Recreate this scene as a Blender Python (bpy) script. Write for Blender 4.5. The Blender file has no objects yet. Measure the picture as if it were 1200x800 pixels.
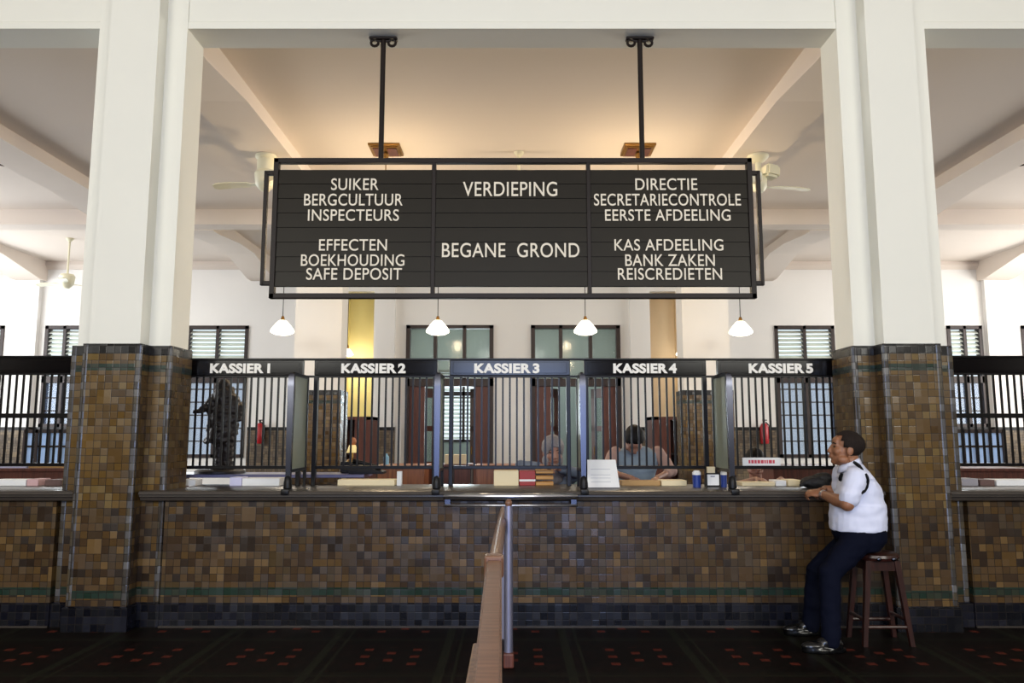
import bpy, bmesh, math, random
from mathutils import Vector, Matrix, Euler, noise
random.seed(7)
PI = math.pi
S = bpy.context.scene
COL = S.collection
# ------------------------------------------------------------------ camera
CD, CH, CP, CF = 6.08, 1.45, math.radians(7.0), 900.0     # distance to the counter front, eye height, pitch, focal length in px
cam = bpy.data.cameras.new('camera'); cam.sensor_width = 36; cam.lens = 27.0
camo = bpy.data.objects.new('camera', cam); COL.objects.link(camo)
camo.location = (0, -CD, CH); camo.rotation_euler = (PI/2+CP, 0, 0)
S.camera = camo
# ------------------------------------------------------------------ world and light
S.view_settings.view_transform = 'Standard'; S.view_settings.look = 'None'
S.view_settings.gamma = 1; S.view_settings.use_curve_mapping = False
S.view_settings.exposure = 0.0
wd = bpy.data.worlds.new('sky'); S.world = wd; wd.use_nodes = True
wn = wd.node_tree.nodes; wl = wd.node_tree.links
bg = wn['Background']
bg.inputs[0].default_value = (0.80, 0.93, 1.0, 1); bg.inputs[1].default_value = 1.35
def area(name, loc, rot, sx, sy, power, color):
    l = bpy.data.lights.new(name, 'AREA'); l.shape = 'RECTANGLE'; l.size = sx; l.size_y = sy; l.energy = power; l.color = color
    o = bpy.data.objects.new(name, l); COL.objects.link(o); o.location = loc; o.rotation_euler = rot
    return o
# daylight entering through the openings of the street front (behind the camera), the side walls and the rear windows
DAY = (1.0, 0.97, 0.88)
area('street_window_light', (-6.2, -11.8, 4.75), (PI/2, 0, 0), 4.6, 2.6, 520, DAY)
area('street_window_light', (6.2, -11.8, 4.75), (PI/2, 0, 0), 4.6, 2.6, 520, DAY)
area('entrance_fanlight_light', (0, -11.8, 4.6), (PI/2, 0, 0), 3.2, 2.2, 230, DAY)
area('entrance_door_light', (0, -11.8, 1.75), (PI/2, 0, 0), 3.0, 3.2, 300, (0.42, 0.56, 1.0))
area('side_window_light', (-11.8, 5.2, 3.0), (PI/2, 0, -PI/2), 7.0, 3.0, 500, (0.93, 0.96, 1.0))
area('side_window_light', (11.8, 5.2, 3.0), (PI/2, 0, PI/2), 7.0, 3.0, 500, (1.0, 0.97, 0.93))

def at(u, v, Y):
    """the point on the plane y=Y seen at (u, v) of the 1200x800 frame"""
    xr = (u-600)/CF; yr = (400-v)/CF
    dy = math.cos(CP)-yr*math.sin(CP); dz = math.sin(CP)+yr*math.cos(CP)
    t = (Y+CD)/dy
    return Vector((xr*t, Y, CH+dz*t))
def ax(u, v, Y): return at(u, v, Y).x

# ------------------------------------------------------------------ materials
def lin(c):
    f = lambda v: v/12.92 if v <= .04045 else ((v+.055)/1.055)**2.4
    return tuple(f(x/255) for x in c)+(1,)
MATS = {}
def nd(nt, t, **kw):
    n = nt.nodes.new(t)
    for k, v in kw.items(): setattr(n, k, v)
    return n
def mat(name, rgb, rough=.5, metal=0., var=.08, scale=6., bump=0., spec=.5, emit=None, es=0., alpha=None, trans=0., coat=0.):
    if name in MATS: return MATS[name]
    m = bpy.data.materials.new(name); m.use_nodes = True; nt = m.node_tree
    b = nt.nodes['Principled BSDF']; L = nt.links.new
    tc = nd(nt, 'ShaderNodeTexCoord'); nz = nd(nt, 'ShaderNodeTexNoise'); nz.inputs['Scale'].default_value = scale; nz.inputs['Detail'].default_value = 4
    L(tc.outputs['Object'], nz.inputs['Vector'])
    c = lin(rgb)
    mr = nd(nt, 'ShaderNodeMapRange'); mr.inputs[3].default_value = 1-var; mr.inputs[4].default_value = 1+var
    L(nz.outputs[0], mr.inputs[0])
    mx = nd(nt, 'ShaderNodeVectorMath', operation='SCALE'); mx.inputs[0].default_value = c[:3]
    L(mr.outputs[0], mx.inputs['Scale']); L(mx.outputs[0], b.inputs['Base Color'])
    b.inputs['Roughness'].default_value = rough; b.inputs['Metallic'].default_value = metal
    b.inputs['Specular IOR Level'].default_value = spec
    if coat: b.inputs['Coat Weight'].default_value = coat
    if trans: b.inputs['Transmission Weight'].default_value = trans
    if alpha is not None: b.inputs['Alpha'].default_value = alpha
    if emit: b.inputs['Emission Color'].default_value = lin(emit); b.inputs['Emission Strength'].default_value = es
    if bump:
        bp = nd(nt, 'ShaderNodeBump'); bp.inputs['Strength'].default_value = bump; bp.inputs['Distance'].default_value = .01
        L(nz.outputs[0], bp.inputs['Height']); L(bp.outputs[0], b.inputs['Normal'])
    MATS[name] = m
    return m
def wood(name, a, b_, rough=.4, scale=(30, 30, 2.5)):
    if name in MATS: return MATS[name]
    m = bpy.data.materials.new(name); m.use_nodes = True; nt = m.node_tree; L = nt.links.new
    b = nt.nodes['Principled BSDF']
    tc = nd(nt, 'ShaderNodeTexCoord'); mp = nd(nt, 'ShaderNodeMapping'); mp.inputs['Scale'].default_value = scale
    nz = nd(nt, 'ShaderNodeTexNoise'); nz.inputs['Scale'].default_value = 1.6; nz.inputs['Detail'].default_value = 6
    cr = nd(nt, 'ShaderNodeValToRGB'); cr.color_ramp.elements[0].color = lin(a); cr.color_ramp.elements[1].color = lin(b_)
    cr.color_ramp.elements[0].position = .35; cr.color_ramp.elements[1].position = .65
    L(tc.outputs['Object'], mp.inputs[0]); L(mp.outputs[0], nz.inputs['Vector']); L(nz.outputs[0], cr.inputs[0]); L(cr.outputs[0], b.inputs['Base Color'])
    b.inputs['Roughness'].default_value = rough
    MATS[name] = m
    return m
def tile_mat(name, s, bands, palette, rough=.22, vary=1.0, spec=.34):
    """square glazed mosaic; bands = [(z0, z1, colours)] override the palette by row"""
    m = bpy.data.materials.new(name); m.use_nodes = True; nt = m.node_tree; L = nt.links.new
    b = nt.nodes['Principled BSDF']
    def mth(op, a, c=None, d=None):
        n = nd(nt, 'ShaderNodeMath', operation=op)
        for i, v in enumerate((a, c, d)):
            if v is None: continue
            if isinstance(v, (int, float)): n.inputs[i].default_value = v
            else: L(v, n.inputs[i])
        return n.outputs[0]
    g = nd(nt, 'ShaderNodeNewGeometry'); sp = nd(nt, 'ShaderNodeSeparateXYZ'); L(g.outputs['Position'], sp.inputs[0])
    u = mth('ADD', mth('ADD', sp.outputs[0], mth('MULTIPLY', sp.outputs[1], 1.0)), 50.013); v = mth('ADD', sp.outputs[2], 10*s+.0007)
    us, vs = mth('DIVIDE', u, s), mth('DIVIDE', v, s)
    uc, vc = mth('DIVIDE', us, 2), mth('DIVIDE', vs, 2)
    def ids(a, c, off):
        cb = nd(nt, 'ShaderNodeCombineXYZ'); L(mth('ADD', mth('FLOOR', a), off), cb.inputs[0]); L(mth('FLOOR', c), cb.inputs[1])
        w = nd(nt, 'ShaderNodeTexWhiteNoise', noise_dimensions='2D'); L(cb.outputs[0], w.inputs['Vector'])
        return w
    wf, wc, wpick = ids(us, vs, 0), ids(uc, vc, 777), ids(uc, vc, 3333)
    wh, whp = ids(uc, vs, 555), ids(uc, vs, 9999)                    # bricks two tiles wide
    big = mth('GREATER_THAN', wpick.outputs['Value'], .86); wide = mth('GREATER_THAN', whp.outputs['Value'], .84)
    def mixf(f, a, c): return mth('ADD', mth('MULTIPLY', a, mth('SUBTRACT', 1, f)), mth('MULTIPLY', c, f))
    r1 = mixf(wide, wf.outputs['Value'], wh.outputs['Value']); r = mixf(big, r1, wc.outputs['Value'])
    def edge(a): # distance to the nearest joint in tile units
        f = mth('FRACT', a); return mth('MINIMUM', f, mth('SUBTRACT', 1, f))
    eu, ev, euc, evc = edge(us), edge(vs), mth('MULTIPLY', edge(uc), 2), mth('MULTIPLY', edge(vc), 2)
    e1 = mth('MINIMUM', mixf(wide, eu, euc), ev); e = mixf(big, e1, mth('MINIMUM', euc, evc))
    joint = mth('LESS_THAN', e, .035)
    def ramp(cols, fac):
        cr = nd(nt, 'ShaderNodeValToRGB'); cr.color_ramp.interpolation = 'CONSTANT'; el = cr.color_ramp.elements
        el[0].position = 0; el[0].color = lin(cols[0]); el[1].position = 1/len(cols); el[1].color = lin(cols[1])
        for i in range(2, len(cols)):
            k = el.new(i/len(cols)); k.color = lin(cols[i])
        L(fac, cr.inputs[0]); return cr.outputs[0]
    def mixc(f, a, c):
        n = nd(nt, 'ShaderNodeMix', data_type='RGBA'); L(f, n.inputs[0]); L(a, n.inputs[6])
        if isinstance(c, tuple): n.inputs[7].default_value = c
        else: L(c, n.inputs[7])
        return n.outputs[2]
    col = ramp(palette, r)
    for z0, z1, cols in bands:
        msk = mth('MULTIPLY', mth('GREATER_THAN', sp.outputs[2], z0), mth('LESS_THAN', sp.outputs[2], z1))
        col = mixc(msk, col, ramp(cols, r))
    col = mixc(joint, col, lin((30, 25, 21)))
    L(col, b.inputs['Base Color'])
    # every tile is laid at a slightly different angle
    sb = nd(nt, 'ShaderNodeVectorMath', operation='SUBTRACT'); L(wf.outputs['Color'], sb.inputs[0]); sb.inputs[1].default_value = (.5, .5, .5)
    sc_ = nd(nt, 'ShaderNodeVectorMath', operation='SCALE'); L(sb.outputs[0], sc_.inputs[0]); sc_.inputs['Scale'].default_value = .10*vary
    ad = nd(nt, 'ShaderNodeVectorMath', operation='ADD'); L(g.outputs['Normal'], ad.inputs[0]); L(sc_.outputs[0], ad.inputs[1])
    nm = nd(nt, 'ShaderNodeVectorMath', operation='NORMALIZE'); L(ad.outputs[0], nm.inputs[0])
    bp = nd(nt, 'ShaderNodeBump'); bp.inputs['Strength'].default_value = .16; bp.inputs['Distance'].default_value = .003
    hs = nd(nt, 'ShaderNodeMapRange'); hs.inputs[1].default_value = 0; hs.inputs[2].default_value = .09; L(e, hs.inputs[0])
    L(hs.outputs[0], bp.inputs['Height']); L(nm.outputs[0], bp.inputs['Normal']); L(bp.outputs[0], b.inputs['Normal'])
    L(mth('ADD', mth('MULTIPLY', wf.outputs['Value'], .22), rough), b.inputs['Roughness']); b.inputs['Specular IOR Level'].default_value = spec
    MATS[name] = m
    return m
BROWNS = [(78, 58, 33), (66, 49, 31), (84, 63, 35), (58, 43, 29), (74, 56, 36), (80, 61, 39), (48, 36, 26), (70, 55, 33), (68, 55, 40), (100, 77, 45), (73, 55, 31), (42, 32, 24), (76, 58, 35), (64, 50, 35)]
GREENS = [(28, 46, 36), (34, 50, 42), (30, 42, 34), (44, 50, 38)]
NAVY = [(9, 10, 18), (12, 13, 23), (7, 8, 15), (16, 17, 28)]
INK = [(20, 18, 18), (28, 25, 24), (16, 15, 16)]
TS = .0565
TILE = tile_mat('mosaic_tile', TS, [(-1, .182, NAVY), (.238, .296, GREENS), (1.955, 2.008, GREENS), (2.085, 3, INK)], BROWNS)
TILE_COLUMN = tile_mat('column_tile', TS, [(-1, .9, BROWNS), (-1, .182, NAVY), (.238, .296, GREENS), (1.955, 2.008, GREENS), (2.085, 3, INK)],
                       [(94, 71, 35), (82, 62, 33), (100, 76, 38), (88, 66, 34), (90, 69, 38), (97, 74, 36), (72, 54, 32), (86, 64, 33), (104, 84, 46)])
CORNER = tile_mat('corner_tile', TS, [(-1, .182, NAVY), (2.085, 3, [(60, 58, 58), (50, 48, 48), (68, 66, 66)])], [(78, 76, 74), (62, 58, 54), (96, 94, 92), (74, 66, 52), (84, 82, 82), (56, 50, 44)], rough=.18)
TILE_DADO = tile_mat('dado_tile', TS, [(-1, .182, NAVY), (1.56, 3, INK)], [(112, 98, 80), (96, 84, 70), (122, 106, 84), (104, 92, 78), (88, 76, 64)], rough=.3)
PLASTER = mat('white_plaster', (232, 230, 218), .75, var=.025, scale=1.5, spec=.25)
CEILING = mat('ceiling_plaster', (226, 214, 202), .85, var=.02, scale=1.2, spec=.2)
WALLP = mat('wall_plaster', (236, 234, 230), .8, var=.02, scale=1.2, spec=.2)
YELLOW = mat('yellow_wall_paint', (240, 230, 176), .8, var=.02, spec=.2)
PEACH = mat('cream_wall_paint', (244, 226, 196), .8, var=.02, spec=.2)
CORRIDOR = mat('grey_green_wall_paint', (158, 167, 160), .8, var=.04, spec=.2)
IRON = mat('blackened_iron', (30, 22, 19), .45, 0, var=.15, scale=20, spec=.2)
GRILLE = mat('dark_grille_steel', (15, 13, 14), .3, 0, var=.1, scale=20, spec=.22)
HEADER = mat('dark_header_paint', (13, 11, 12), .13, 0, var=.12, scale=9, spec=.3)
CHROME = mat('polished_steel', (80, 82, 92), .26, 1., var=.05, scale=12)
BRIGHT = mat('bright_chrome', (214, 216, 226), .28, 1., var=.04)
SATIN = mat('satin_steel', (150, 150, 172), .42, .75, var=.06)
DARKMETAL = mat('black_foot_iron', (15, 14, 15), .4, 0, spec=.25)
LETTER = mat('white_letter_enamel', (238, 234, 224), .45, var=.02, emit=None)
SIGNL = mat('ivory_letter_paint', (226, 216, 196), .5, var=.04)
SLATE = mat('blackboard_slat', (36, 32, 25), .4, var=.12, scale=5, bump=.05, spec=.16)
STONE = mat('dark_counter_stone', (58, 52, 47), .3, var=.22, scale=14)
FROST = mat('frosted_glass', (150, 158, 140), .35, 0, var=.05, alpha=.82)
GLASSW = mat('opal_glass', (255, 250, 240), .4, emit=(255, 246, 226), es=2.6)
GLASSL = mat('warm_opal_globe', (255, 240, 214), .4, emit=(255, 226, 170), es=4.0)
BRASS = mat('old_brass', (150, 112, 54), .4, .8, var=.15)
BROWNW = wood('dark_reddish_wood', (80, 42, 32), (106, 58, 44), .5)
DARKW = wood('dark_window_wood', (34, 22, 20), (52, 34, 30), .5)
DESKW = wood('orange_brown_desk_wood', (120, 66, 30), (152, 88, 42), .4)
RAILW = wood('varnished_rail_wood', (104, 70, 50), (128, 90, 68), .38, (3, 30, 3))
STOOLW = wood('mahogany_stool_wood', (36, 17, 14), (54, 26, 21), .3)
LOUV = mat('white_louver_paint', (226, 232, 222), .6, var=.03)
PALE = mat('cream_fan_enamel', (226, 220, 190), .4, var=.03)
def glass_mat(name, rgb, a, rough=.08):
    return mat(name, rgb, rough, 0, var=.02, alpha=a)
PANEG = glass_mat('greenish_pane_glass', (156, 174, 168), .38)
PANEB = glass_mat('pale_pane_glass', (126, 146, 184), .5)
BRONZE = mat('dark_bronze', (34, 27, 24), .5, .2, var=.35, scale=18, bump=.3)
PAPER = mat('white_paper', (228, 228, 226), .8, var=.03)
CREAMP = mat('cream_paper', (226, 210, 172), .8, var=.04)

# ------------------------------------------------------------------ mesh helpers
class MB:
    def __init__(s): s.bm = bmesh.new()
    def box(s, x0, x1, y0, y1, z0, z1, bev=0.):
        r = bmesh.ops.create_cube(s.bm, size=1)
        vs = r['verts']
        for v in vs:
            v.co = Vector(((x0+x1)/2+v.co.x*(x1-x0), (y0+y1)/2+v.co.y*(y1-y0), (z0+z1)/2+v.co.z*(z1-z0)))
        if bev:
            es = list({e for v in vs for e in v.link_edges})
            bmesh.ops.bevel(s.bm, geom=es, offset=bev, segments=2, affect='EDGES', profile=.5)
        return s
    def obox(s, c, size, rot, bev=0.):
        r = bmesh.ops.create_cube(s.bm, size=1); vs = r['verts']
        M = Matrix.Translation(c) @ Euler(rot).to_matrix().to_4x4() @ Matrix.Diagonal((*size, 1))
        bmesh.ops.transform(s.bm, matrix=M, verts=vs)
        if bev:
            es = list({e for v in vs for e in v.link_edges})
            bmesh.ops.bevel(s.bm, geom=es, offset=bev, segments=2, affect='EDGES')
        return s
    def tube(s, pts, rad, seg=10, cap=True):
        """round tube through points; rad a number or one per point"""
        pts = [Vector(p) for p in pts]; n = len(pts)
        rad = [rad]*n if isinstance(rad, (int, float)) else rad
        rings = []; ref = None
        for i, p in enumerate(pts):
            d = (pts[min(i+1, n-1)]-pts[max(i-1, 0)]).normalized()
            if ref is None:
                ref = d.orthogonal().normalized()
            a = (ref-d*ref.dot(d)).normalized(); b = d.cross(a); ref = a
            rings.append([s.bm.verts.new(p+(a*math.cos(t)+b*math.sin(t))*rad[i]) for t in (2*PI*k/seg for k in range(seg))])
        for i in range(n-1):
            for k in range(seg):
                s.bm.faces.new((rings[i][k], rings[i][(k+1) % seg], rings[i+1][(k+1) % seg], rings[i+1][k]))
        if cap:
            s.bm.faces.new(rings[0][::-1]); s.bm.faces.new(rings[-1])
        return s
    def rings(s, rs, cap=True):
        vs = [[s.bm.verts.new(Vector(p)) for p in r] for r in rs]; n = len(vs[0])
        for i in range(len(vs)-1):
            for k in range(n): s.bm.faces.new((vs[i][k], vs[i][(k+1) % n], vs[i+1][(k+1) % n], vs[i+1][k]))
        if cap: s.bm.faces.new(vs[0][::-1]); s.bm.faces.new(vs[-1])
        return s
    def lathe(s, prof, c, seg=20, cap=True):
        c = Vector(c)
        return s.rings([[c+Vector((r*math.cos(t), r*math.sin(t), z)) for t in (2*PI*k/seg for k in range(seg))] for r, z in prof], cap)
    def prism(s, poly, axis, a, b):
        """poly in the two other axes (order x,y,z without axis), extruded from a to b"""
        def P(p, t):
            return Vector((t, p[0], p[1])) if axis == 'x' else Vector((p[0], t, p[1])) if axis == 'y' else Vector((p[0], p[1], t))
        return s.rings([[P(p, a) for p in poly], [P(p, b) for p in poly]])
    def ell(s, c, r, rot=(0, 0, 0), u=14, v=10, R=None):
        m = R.to_4x4() if R is not None else Euler(rot).to_matrix().to_4x4()
        M = Matrix.Translation(c) @ m @ Matrix.Diagonal((*r, 1))
        bmesh.ops.create_uvsphere(s.bm, u_segments=u, v_segments=v, radius=1, matrix=M)
        return s
    def mesh(s, name):
        bmesh.ops.recalc_face_normals(s.bm, faces=s.bm.faces[:])
        me = bpy.data.meshes.new(name); s.bm.to_mesh(me); s.bm.free(); return me
def link(name, me, m, parent=None, smooth=False):
    o = bpy.data.objects.new(name, me); COL.objects.link(o)
    if m is not None: me.materials.append(m)
    if parent is not None:
        o.parent = parent; o.matrix_parent_inverse = Matrix.Translation(parent.location).inverted() if parent.type == 'EMPTY' else Matrix()
        if parent.type != 'EMPTY' : o.matrix_parent_inverse = wmat(parent).inverted()
    if smooth:
        me.polygons.foreach_set('use_smooth', [True]*len(me.polygons))
        if smooth == 'auto':
            sharp = me.attributes.get('sharp_edge') or me.attributes.new('sharp_edge', 'BOOLEAN', 'EDGE')
            bm = bmesh.new(); bm.from_mesh(me)
            arr = [(len(e.link_faces) == 2 and e.calc_face_angle(0) > .6) for e in bm.edges]; bm.free()
            sharp.data.foreach_set('value', arr)
    return o
def wmat(o):
    m = Matrix.Translation(o.location) @ o.rotation_euler.to_matrix().to_4x4()
    return (wmat(o.parent) @ o.matrix_parent_inverse @ m) if o.parent else m
def obj(name, mb, m, parent=None, smooth=False): return link(name, mb.mesh(name), m, parent, smooth)
def tag(o, label, cat, group=None):
    o['label'] = label; o['category'] = cat
    if group: o['group'] = group
    return o
def thing(name, label, cat, loc=(0, 0, 0), group=None):
    o = bpy.data.objects.new(name, None); COL.objects.link(o); o.location = loc; o.empty_display_size = .1
    return tag(o, label, cat, group)
def struct(name, mb, m, parent=None, smooth=False):
    o = obj(name, mb, m, parent, smooth)
    if parent is None: o['kind'] = 'structure'
    return o
def sgroup(name, loc=(0, 0, 0)):
    o = bpy.data.objects.new(name, None); COL.objects.link(o); o.location = loc; o['kind'] = 'structure'; return o
def dup(root, loc, label, group=None):
    r = root.copy(); COL.objects.link(r); r.location = loc; r['label'] = label
    if group: r['group'] = group
    for ch in list(root.children):
        c = ch.copy(); COL.objects.link(c); c.parent = r; c.matrix_parent_inverse = ch.matrix_parent_inverse.copy()
        for g in ch.children:
            d = g.copy(); COL.objects.link(d); d.parent = c; d.matrix_parent_inverse = g.matrix_parent_inverse.copy()
    return r
def text(name, body, x0, x1, z0, z1, y, m, parent, depth=.006, bold=0.):
    cu = bpy.data.curves.new('t', 'FONT'); cu.body = body; cu.size = 1; cu.extrude = .02; cu.offset = bold; cu.space_character = 1.05; cu.space_word = .55 if body.startswith('KASSIER') else 1.
    to = bpy.data.objects.new('t', cu); COL.objects.link(to)
    dg = bpy.context.evaluated_depsgraph_get()
    me = bpy.data.meshes.new_from_object(to.evaluated_get(dg)); me.name = name
    bpy.data.objects.remove(to); bpy.data.curves.remove(cu); me.materials.clear()
    xs = [v.co.x for v in me.vertices]; ys = [v.co.y for v in me.vertices]; zs = [v.co.z for v in me.vertices]
    a, b, c, d, e, f = min(xs), max(xs), min(ys), max(ys), min(zs), max(zs)
    for v in me.vertices:
        X = x0+(v.co.x-a)/(b-a)*(x1-x0); Z = z0+(v.co.y-c)/(d-c)*(z1-z0); Y = y-(v.co.z-e)/(f-e)*depth
        v.co = (X, Y, Z)
    return link(name, me, m, parent)

# ================================================================== THE SETTING
XW = 12.0
CZ, HZ = 5.13, 6.3          # ceiling of the banking hall, ceiling of the public hall
BZ = 4.873                  # underside of the beams
# floor: dark glazed tiles with green strips and small red inserts
def floor_mat():
    m = bpy.data.materials.new('patterned_floor_tile'); m.use_nodes = True; nt = m.node_tree; L = nt.links.new; b = nt.nodes['Principled BSDF']
    def mth(op, a, c=None):
        n = nd(nt, 'ShaderNodeMath', operation=op)
        for i, v in enumerate((a, c)):
            if v is None: continue
            if isinstance(v, (int, float)): n.inputs[i].default_value = v
            else: L(v, n.inputs[i])
        return n.outputs[0]
    g = nd(nt, 'ShaderNodeNewGeometry'); sp = nd(nt, 'ShaderNodeSeparateXYZ'); L(g.outputs['Position'], sp.inputs[0])
    x = mth('ADD', sp.outputs[0], 60.35); y = mth('ADD', sp.outputs[1], 60.27)
    per = .82
    fx = mth('FRACT', mth('DIVIDE', x, per)); fy = mth('FRACT', mth('DIVIDE', y, per))
    def near(f, c, w): return mth('LESS_THAN', mth('ABSOLUTE', mth('SUBTRACT', f, c)), w)
    stripx = mth('MAXIMUM', near(fx, .05, .035), near(fx, .16, .012)); stripy = mth('MAXIMUM', near(fy, .05, .02), near(fy, .12, .008))
    strip = mth('MAXIMUM', stripx, stripy)
    s = .0565
    cx = mth('FLOOR', mth('DIVIDE', x, s)); cy = mth('FLOOR', mth('DIVIDE', y, s))
    inx = mth('MULTIPLY', mth('GREATER_THAN', fx, .36), mth('LESS_THAN', fx, .86)); iny = mth('MULTIPLY', mth('GREATER_THAN', fy, .30), mth('LESS_THAN', fy, .82))
    lx = mth('FLOOR', mth('MULTIPLY', mth('SUBTRACT', fx, .36), 10)); ly = mth('FLOOR', mth('MULTIPLY', mth('SUBTRACT', fy, .30), 10))
    chk = mth('LESS_THAN', mth('MODULO', mth('ADD', lx, mth('MULTIPLY', ly, 2)), 4), .5)
    dx = mth('FRACT', mth('MULTIPLY', mth('SUBTRACT', fx, .36), 10)); dy = mth('FRACT', mth('MULTIPLY', mth('SUBTRACT', fy, .30), 10))
    dot = mth('MULTIPLY', mth('MULTIPLY', mth('MULTIPLY', inx, iny), chk), mth('MULTIPLY', near(dx, .5, .36), near(dy, .5, .34)))
    cb = nd(nt, 'ShaderNodeCombineXYZ'); L(cx, cb.inputs[0]); L(cy, cb.inputs[1])
    w = nd(nt, 'ShaderNodeTexWhiteNoise', noise_dimensions='2D'); L(cb.outputs[0], w.inputs['Vector'])
    cr = nd(nt, 'ShaderNodeValToRGB'); cr.color_ramp.interpolation = 'CONSTANT'; el = cr.color_ramp.elements
    el[0].color = lin((15, 8, 7)); el[1].position = .3; el[1].color = lin((11, 7, 6))
    for p, c in ((.6, (18, 9, 8)), (.85, (12, 10, 8))):
        k = el.new(p); k.color = lin(c)
    L(w.outputs['Value'], cr.inputs[0])
    def mixc(f, a, c):
        n = nd(nt, 'ShaderNodeMix', data_type='RGBA'); L(f, n.inputs[0]); L(a, n.inputs[6]); n.inputs[7].default_value = lin(c); return n.outputs[2]
    col = mixc(strip, cr.outputs[0], (25, 26, 18)); col = mixc(dot, col, (78, 32, 23))
    L(col, b.inputs['Base Color']); b.inputs['Roughness'].default_value = .5; b.inputs['Specular IOR Level'].default_value = .07
    return m
FLOOR = floor_mat()
struct('floor', MB().box(-XW, XW, -12.2, 10.6, -.2, 0), FLOOR)
struct('ceiling', MB().box(-XW, XW, .2, 10.6, CZ, CZ+.2), CEILING)
o = struct('ceiling_public_hall', MB().box(-XW, XW, -12.2, .2, HZ, HZ+.2), CEILING)
# the great beam between the two halls, with a fillet along its lower edge
mb = MB(); mb.prism([(.056, BZ), (.386, BZ), (.386, HZ), (.066, HZ), (.066, BZ+.07), (.056, BZ+.055)], 'x', -XW, XW)
struct('beam_front', mb, PLASTER)
mb = MB().box(-XW, XW, 6.12, 6.46, BZ, CZ)
struct('beam_middle', mb, CEILING)
def long_beam(n, x0, x1, y0, y1, h0, h1):
    """ceiling beam along y with haunched ends of extra depth h0 (near) and h1 (far)"""
    zb = CZ-.17
    prof = [(y0, CZ+.02), (y0, zb-h0), (y0+.25, zb-h0), (y0+1.3, zb), (y1-1.5, zb), (y1-.3, zb-h1), (y1, zb-h1), (y1, CZ+.02)]
    struct(n, MB().prism(prof, 'x', x0, x1), CEILING)
k = 1
for sg in (-1, 1):
    for a, b in ((2.8, 3.4), (6.08, 6.66)):
        long_beam('beam_long_%d' % k, min(sg*a, sg*b), max(sg*a, sg*b), .38, 6.13, .09, .09); k += 1
    for a, b in ((5.0, 5.55), (9.9, 10.5)):
        long_beam('beam_long_%d' % k, min(sg*a, sg*b), max(sg*a, sg*b), 6.45, 10.02, .1, .24); k += 1
# columns
def column(n, cx, y0, front=True, h=CZ, sgn=1):
    r = sgroup(n, (cx, y0, 0))
    zt = 2.165
    def shaft(mb, z0, z1, e):
        if front:
            # stepped plan: broad pier with a narrower pilaster in front
            hw, pw = .372+e, .2+e
            P = [(cx-hw, y0+.15-e), (cx-pw, y0+.15-e), (cx-pw, y0-e), (cx+pw, y0-e), (cx+pw, y0+.15-e), (cx+hw, y0+.15-e), (cx+hw, y0+.49+e), (cx-hw, y0+.49+e)]
        else:
            hw, pw = .372+e, .25+e
            P = [(cx-hw, y0-e), (cx+hw, y0-e), (cx+hw, y0+.45+e), (cx-hw, y0+.45+e)]
        mb.prism(P, 'z', z0, z1)
        if e > 0:   # rounded corner tiles
            es = [e_ for e_ in mb.bm.edges if abs(e_.verts[0].co.z-e_.verts[1].co.z) > .1 and e_.calc_face_angle_signed(0) != 0]
            bmesh.ops.bevel(mb.bm, geom=es, offset=.03, segments=3, affect='EDGES', profile=.5)
        return mb
    struct('plaster_shaft', shaft(MB(), zt-.01, h if not front else HZ+.01, 0), PLASTER if front else WALLP, r)
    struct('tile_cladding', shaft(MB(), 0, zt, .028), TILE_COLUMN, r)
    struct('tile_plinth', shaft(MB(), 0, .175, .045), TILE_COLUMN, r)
    if front:   # glossy grey bullnose tiles on the vertical corners
        for px_, py_ in ((cx-.4, y0+.122), (cx-.228, y0-.028), (cx+.228, y0-.028), (cx+.4, y0+.122)):
            s_ = 1 if px_ < cx else -1; e_ = .0035
            a_, b_ = sorted((px_-s_*e_, px_+s_*.046))
            struct('corner_tiles', MB().box(a_, b_, py_-e_, py_+.034, .178, zt+.002, .014), CORNER, r)
    return r
CXC = 3.118
column('column_1', -CXC, -.1); column('column_2', CXC, -.1)
column('column_3', -6.62, -.1); column('column_4', 6.62, -.1)
column('column_5', -3.09, 6.05, False); column('column_6', 3.09, 6.05, False)
# ---- back wall with openings
YB = 10.0
WIN = [(-6.86, -5.56), (5.54, 6.80), (-9.85, -9.02), (9.18, 9.92), (-11.9, -10.72), (10.75, 11.9)]
DOORS = [(-2.23, -.39), (.40, 2.28)]
WZ0, WZ1, DZ1 = 1.63, 3.76, 3.77
NICHE = [(-3.62, -2.92), (2.92, 3.62)]
WLOW = [1.0, 1.0, WZ0, WZ0, WZ0, WZ0]
opens = [(a, b, w_, WZ1) for (a, b), w_ in zip(WIN, WLOW)] + [(a, b, 0., DZ1) for a, b in DOORS] + [(a, b, 0., 4.5) for a, b in NICHE]
LOWW = [(-10.25, -9.3), (9.28, 10.25), (-6.86, -6.2), (5.9, 6.8)]
xs = sorted({-XW, XW} | {v for o_ in opens for v in o_[:2]})
mb = MB()
for a, b in zip(xs, xs[1:]):
    mid = (a+b)/2
    hit = [o_ for o_ in opens if o_[0] < mid < o_[1]]
    if not hit: mb.box(a, b, YB, YB+.25, 0, CZ)
    else:
        _, _, z0, z1 = hit[0]
        if z0 > 0: mb.box(a, b, YB, YB+.25, 0, z0 if True else z0)
        mb.box(a, b, YB, YB+.25, z1, CZ)
struct('wall_back', mb, WALLP)
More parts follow.
